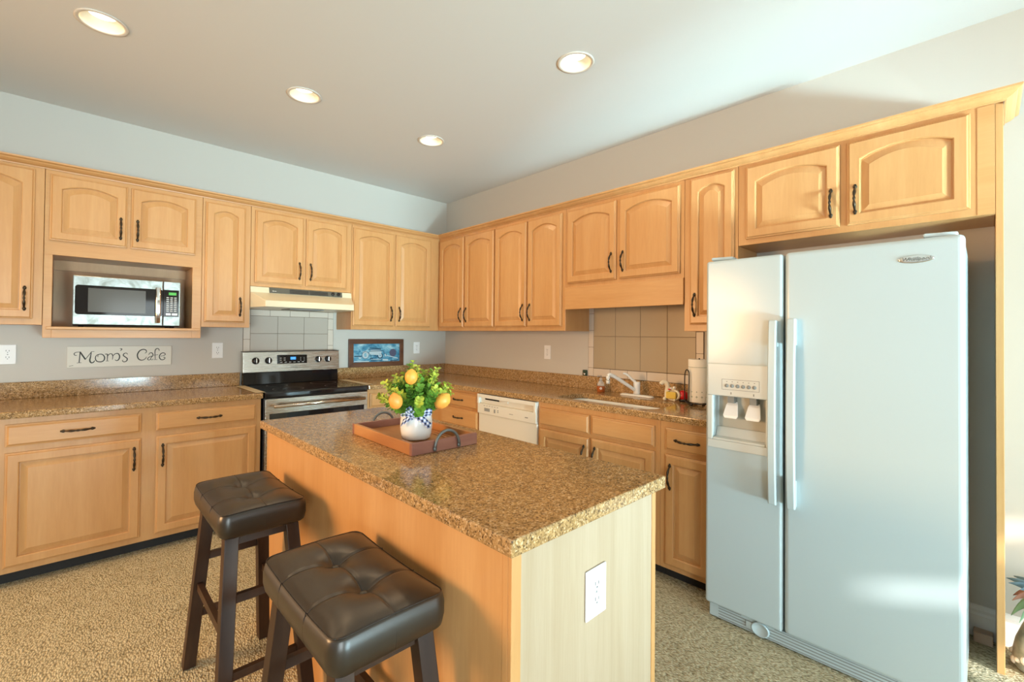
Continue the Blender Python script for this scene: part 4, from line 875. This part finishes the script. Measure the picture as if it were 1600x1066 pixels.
def lemon(loc, rot, sc_):
    mb = MB(); pr = [(0.0, -0.030), (0.005, -0.029), (0.010, -0.0265), (0.018, -0.020), (0.0228, -0.008), (0.0235, 0.002), (0.021, 0.013), (0.014, 0.022), (0.007, 0.0265), (0.004, 0.029), (0.0, 0.030)]
    mb.lathe(pr, (0, 0, 0), 20, True, False, False); o = mb.build('lemon', M['lemon'], r, loc, rot); o.scale = (sc_,)*3
lemon((-0.020, -0.085, 0.245), (0.1, 0.05, 0), 1.0); lemon((-0.074, -0.100, 0.160), (0.1, -0.25, 0), 1.05); lemon((0.096, -0.060, 0.152), (0.3, 0.75, 0.2), 1.2)

# ------------------------------------------------------------------ bar stools
def make_stool(label, loc, rz):
    """seat long axis = local y"""
    r = thing('bar_stool', label, 'stool', loc, rz, 'tufted saddle bar stools'); hx, hy = 0.130, 0.222; zt, th = 0.722, 0.080
    NX, NY = 60, 96; bt_ = [(0, -0.080), (0, 0.080)]
    def top(u, v):
        x, y = u*hx, v*hy; edge = (1-abs(u)**5)*(1-abs(v)**5); z = zt + 0.020*edge + 0.010*v*v*(1-0.4*u*u) - 0.003*(1-v*v)
        for bx, by in bt_:
            dx, dy = x-bx, y-by; d2 = dx*dx+dy*dy; z -= 0.014*math.exp(-d2/0.0007) + 0.010*math.exp(-d2/0.0035)
            z -= 0.0035*math.exp(-(dy/0.004)**2)*edge
        z -= 0.0035*math.exp(-(x/0.004)**2)*edge
        return z
    mb = MB(); grid = []
    rc = 0.028
    for j in range(NY+1):
        row = []
        for i in range(NX+1):
            u, v = -1+2*i/NX, -1+2*j/NY; x, y = u*hx, v*hy
            ex, ey = abs(x)-(hx-rc), abs(y)-(hy-rc)
            if ex > 0 and ey > 0:                                  # rounded plan corners
                l_ = math.hypot(ex, ey)
                f = max(ex, ey)/l_; x = math.copysign(hx-rc+ex*f, x); y = math.copysign(hy-rc+ey*f, y)
            row.append(mb.v((x, y, top(u, v))))
        grid.append(row)
    for j in range(NY):
        for i in range(NX): mb.face([grid[j][i], grid[j][i+1], grid[j+1][i+1], grid[j+1][i]], True)
    per = [grid[0][i] for i in range(NX)] + [grid[j][NX] for j in range(NY)] + [grid[NY][i] for i in range(NX, 0, -1)] + [grid[j][0] for j in range(NY, 0, -1)]
    prev = per
    for off, dz in ((0.004, -0.006), (0.008, -0.022), (0.008, -0.045), (0.003, -0.066), (-0.006, -0.074)):
        cur = []
        for v in per:
            n2 = Vector((v.co.x/hx**2 if abs(v.co.x) > hx-rc-1e-4 else 0, v.co.y/hy**2 if abs(v.co.y) > hy-rc-1e-4 else 0, 0))
            ax = max(0, abs(v.co.x)-(hx-rc)); ay = max(0, abs(v.co.y)-(hy-rc)); n2 = Vector((math.copysign(ax, v.co.x), math.copysign(ay, v.co.y), 0)); n2.normalize()
            cur.append(mb.v((v.co.x+n2.x*off, v.co.y+n2.y*off, zt+0.006*(v.co.z-zt)/0.01*0+ (v.co.z-zt)*max(0, 1+dz/0.05) + dz)))
        for a in range(len(per)):
            b_ = (a+1) % len(per); mb.face([prev[a], prev[b_], cur[b_], cur[a]], True)
        prev = cur
    mb.face(list(reversed(prev))); seat = mb.build('seat', M['leather'], r)
    # seams and buttons
    mb = MB(); rim = catmull([p_ for p_ in [(v.co.x, v.co.y, v.co.z) for v in []]] or [(0, 0, 0), (0, 0, 0)], 1)
    def seam(pts): mb.tube(pts, 0.0011, 6)
    edge_pts = []
    for (u, v) in [(-1+2*i/24, -1) for i in range(24)] + [(1, -1+2*i/36) for i in range(36)] + [(1-2*i/24, 1) for i in range(24)] + [(-1, 1-2*i/36) for i in range(37)]:
        x, y = u*hx, v*hy; ex, ey = abs(x)-(hx-rc), abs(y)-(hy-rc)
        if ex > 0 and ey > 0:
            f = max(ex, ey)/math.hypot(ex, ey); x = math.copysign(hx-rc+ex*f, x); y = math.copysign(hy-rc+ey*f, y)
        edge_pts.append((x*1.008, y*1.005, top(u, v)+0.0003))
    seam(edge_pts)
    for yy in (-0.080, 0.080):
        seam([(x*hx, yy, top(x, yy/hy)+0.0002) for x in [-1+i/20 for i in range(41)]])
    seam([(0, y*hy, top(0, y)+0.0002) for y in [-1+i/25 for i in range(51)]])
    for x, sg in ((hx+0.0072, 1), (-hx-0.0072, -1)):
        for yy in (-0.080, 0.080): seam([(x-sg*0.0062, yy, zt+0.002), (x-sg*0.002, yy, zt-0.010), (x, yy, zt-0.025), (x, yy, zt-0.045), (x-sg*0.005, yy, zt-0.066)])
    for y, sg in ((hy+0.0072, 1), (-hy-0.0072, -1)): seam([(0, y-sg*0.0062, zt+0.008), (0, y-sg*0.002, zt-0.008), (0, y, zt-0.025), (0, y, zt-0.045), (0, y-sg*0.005, zt-0.066)])
    mb.build('seams', M['stitch'], seat)
    for bx, by in bt_: MB().sphere((bx, by, top(0, by/hy)+0.004), 0.0115, 14, 8, (1, 1, 0.5)).build('button', M['leather'], seat)
    zs = zt-0.0745; MB().box(-hx+0.03, hx-0.03, -hy+0.04, hy-0.04, zs-0.035, zs).build('apron', M['espresso'], r)
    tops = {}; foot = {}
    for sx in (-1, 1):
        for sy in (-1, 1):
            t0 = Vector((sx*(hx-0.036), sy*(hy-0.050), zs-0.0005)); f0 = Vector((sx*(hx+0.004), sy*(hy+0.045), 0.0))
            tops[sx, sy], foot[sx, sy] = t0, f0
            mb = MB(); a, b_ = 0.021, 0.021
            rings = [[(c_.x+ox*a, c_.y+oy*b_, c_.z) for ox, oy in ((-1, -1), (1, -1), (1, 1), (-1, 1))] for c_ in (f0, t0)]
            mb.loops(rings, True, True, True); mb.build('leg', M['espresso'], r, bevel=0.002)
    at = lambda k, z: foot[k] + (tops[k]-foot[k])*(z/tops[k].z)
    e = 0.0205
    for sy in (-1, 1):
        for z in (0.445, 0.215):
            p, q = at((-1, sy), z), at((1, sy), z); MB().beam(p+Vector((e, 0, 0)), q-Vector((e, 0, 0)), 0.026, 0.018).build('stretcher', M['espresso'], r)
    for sx in (-1, 1):
        p, q = at((sx, -1), 0.335), at((sx, 1), 0.335); MB().beam(p+Vector((0, e, 0)), q-Vector((0, e, 0)), 0.030, 0.018, (1, 0, 0)).build('stretcher', M['espresso'], r)
    return r
make_stool('brown tufted leather bar stool farther from the camera, nearer the range', (-2.450, -2.168, FL), 0.0)
make_stool('brown tufted leather bar stool nearest the camera beside the island end', (-2.434, -2.996, FL), 0.0)

# ------------------------------------------------------------------ right edge: vase with colourful leaves, small block
r = thing('leaf_ornament', 'silvery vase ornament with blue and green leaves beside the end panel', 'vase', (-0.150, -4.234, FL+0.0005))
MB().lathe([(0.070, 0), (0.080, 0.012), (0.084, 0.05), (0.074, 0.11), (0.055, 0.17), (0.036, 0.22), (0.030, 0.245), (0.034, 0.255), (0.0, 0.250)], (0, 0, 0), 28).build('vase', M['vase'], r)
for mk, cnt, z0, Lf, droop, nm in (('blue_leaf', 12, 0.300, 0.098, 0.35, 'blue_leaves'), ('green_leaf2', 10, 0.268, 0.085, -0.85, 'green_leaves'), ('pink_leaf', 9, 0.285, 0.085, -0.25, 'pink_leaves')):
    mb = MB()
    for i in range(cnt):
        a = 2*PI*i/cnt + droop; d = Vector((math.cos(a), math.sin(a), droop)); P_ = [Vector((0, 0, z0))+Vector((d.x*Lf*t_, d.y*Lf*t_, droop*Lf*t_*(0.4+0.6*t_)+0.02*math.sin(PI*t_))) for t_ in [k_/6 for k_ in range(7)]]
        mb.tube(P_, [0.006, 0.012, 0.015, 0.014, 0.011, 0.006, 0.001], 8, True, 0.35)
    mb.build(nm, M[mk], r)
MB().lathe([(0.030, 0.2505), (0.034, 0.27), (0.024, 0.31), (0.0, 0.32)], (0, 0, 0), 16).build('crown', M['blue_leaf'], r)
mb = MB()
for i in range(14):
    a = PI*0.3+PI*1.35*i/14; p = Vector((0.080*math.cos(a), 0.080*math.sin(a), 0.03+0.012*(i % 3))); mb.sphere((p.x, p.y, p.z), 0.013, 10, 6, (0.9, 0.9, 1.3 if i % 2 else 0.8))
mb.build('petals', M['petal'], r)
tag(MB().box(-0.075, -0.022, -4.100, -4.040, FL+0.0005, FL+0.045).build('wood_block', M['brick_tan'], bevel=0.003), 'small tan block on the floor against the baseboard behind the end panel', 'block')
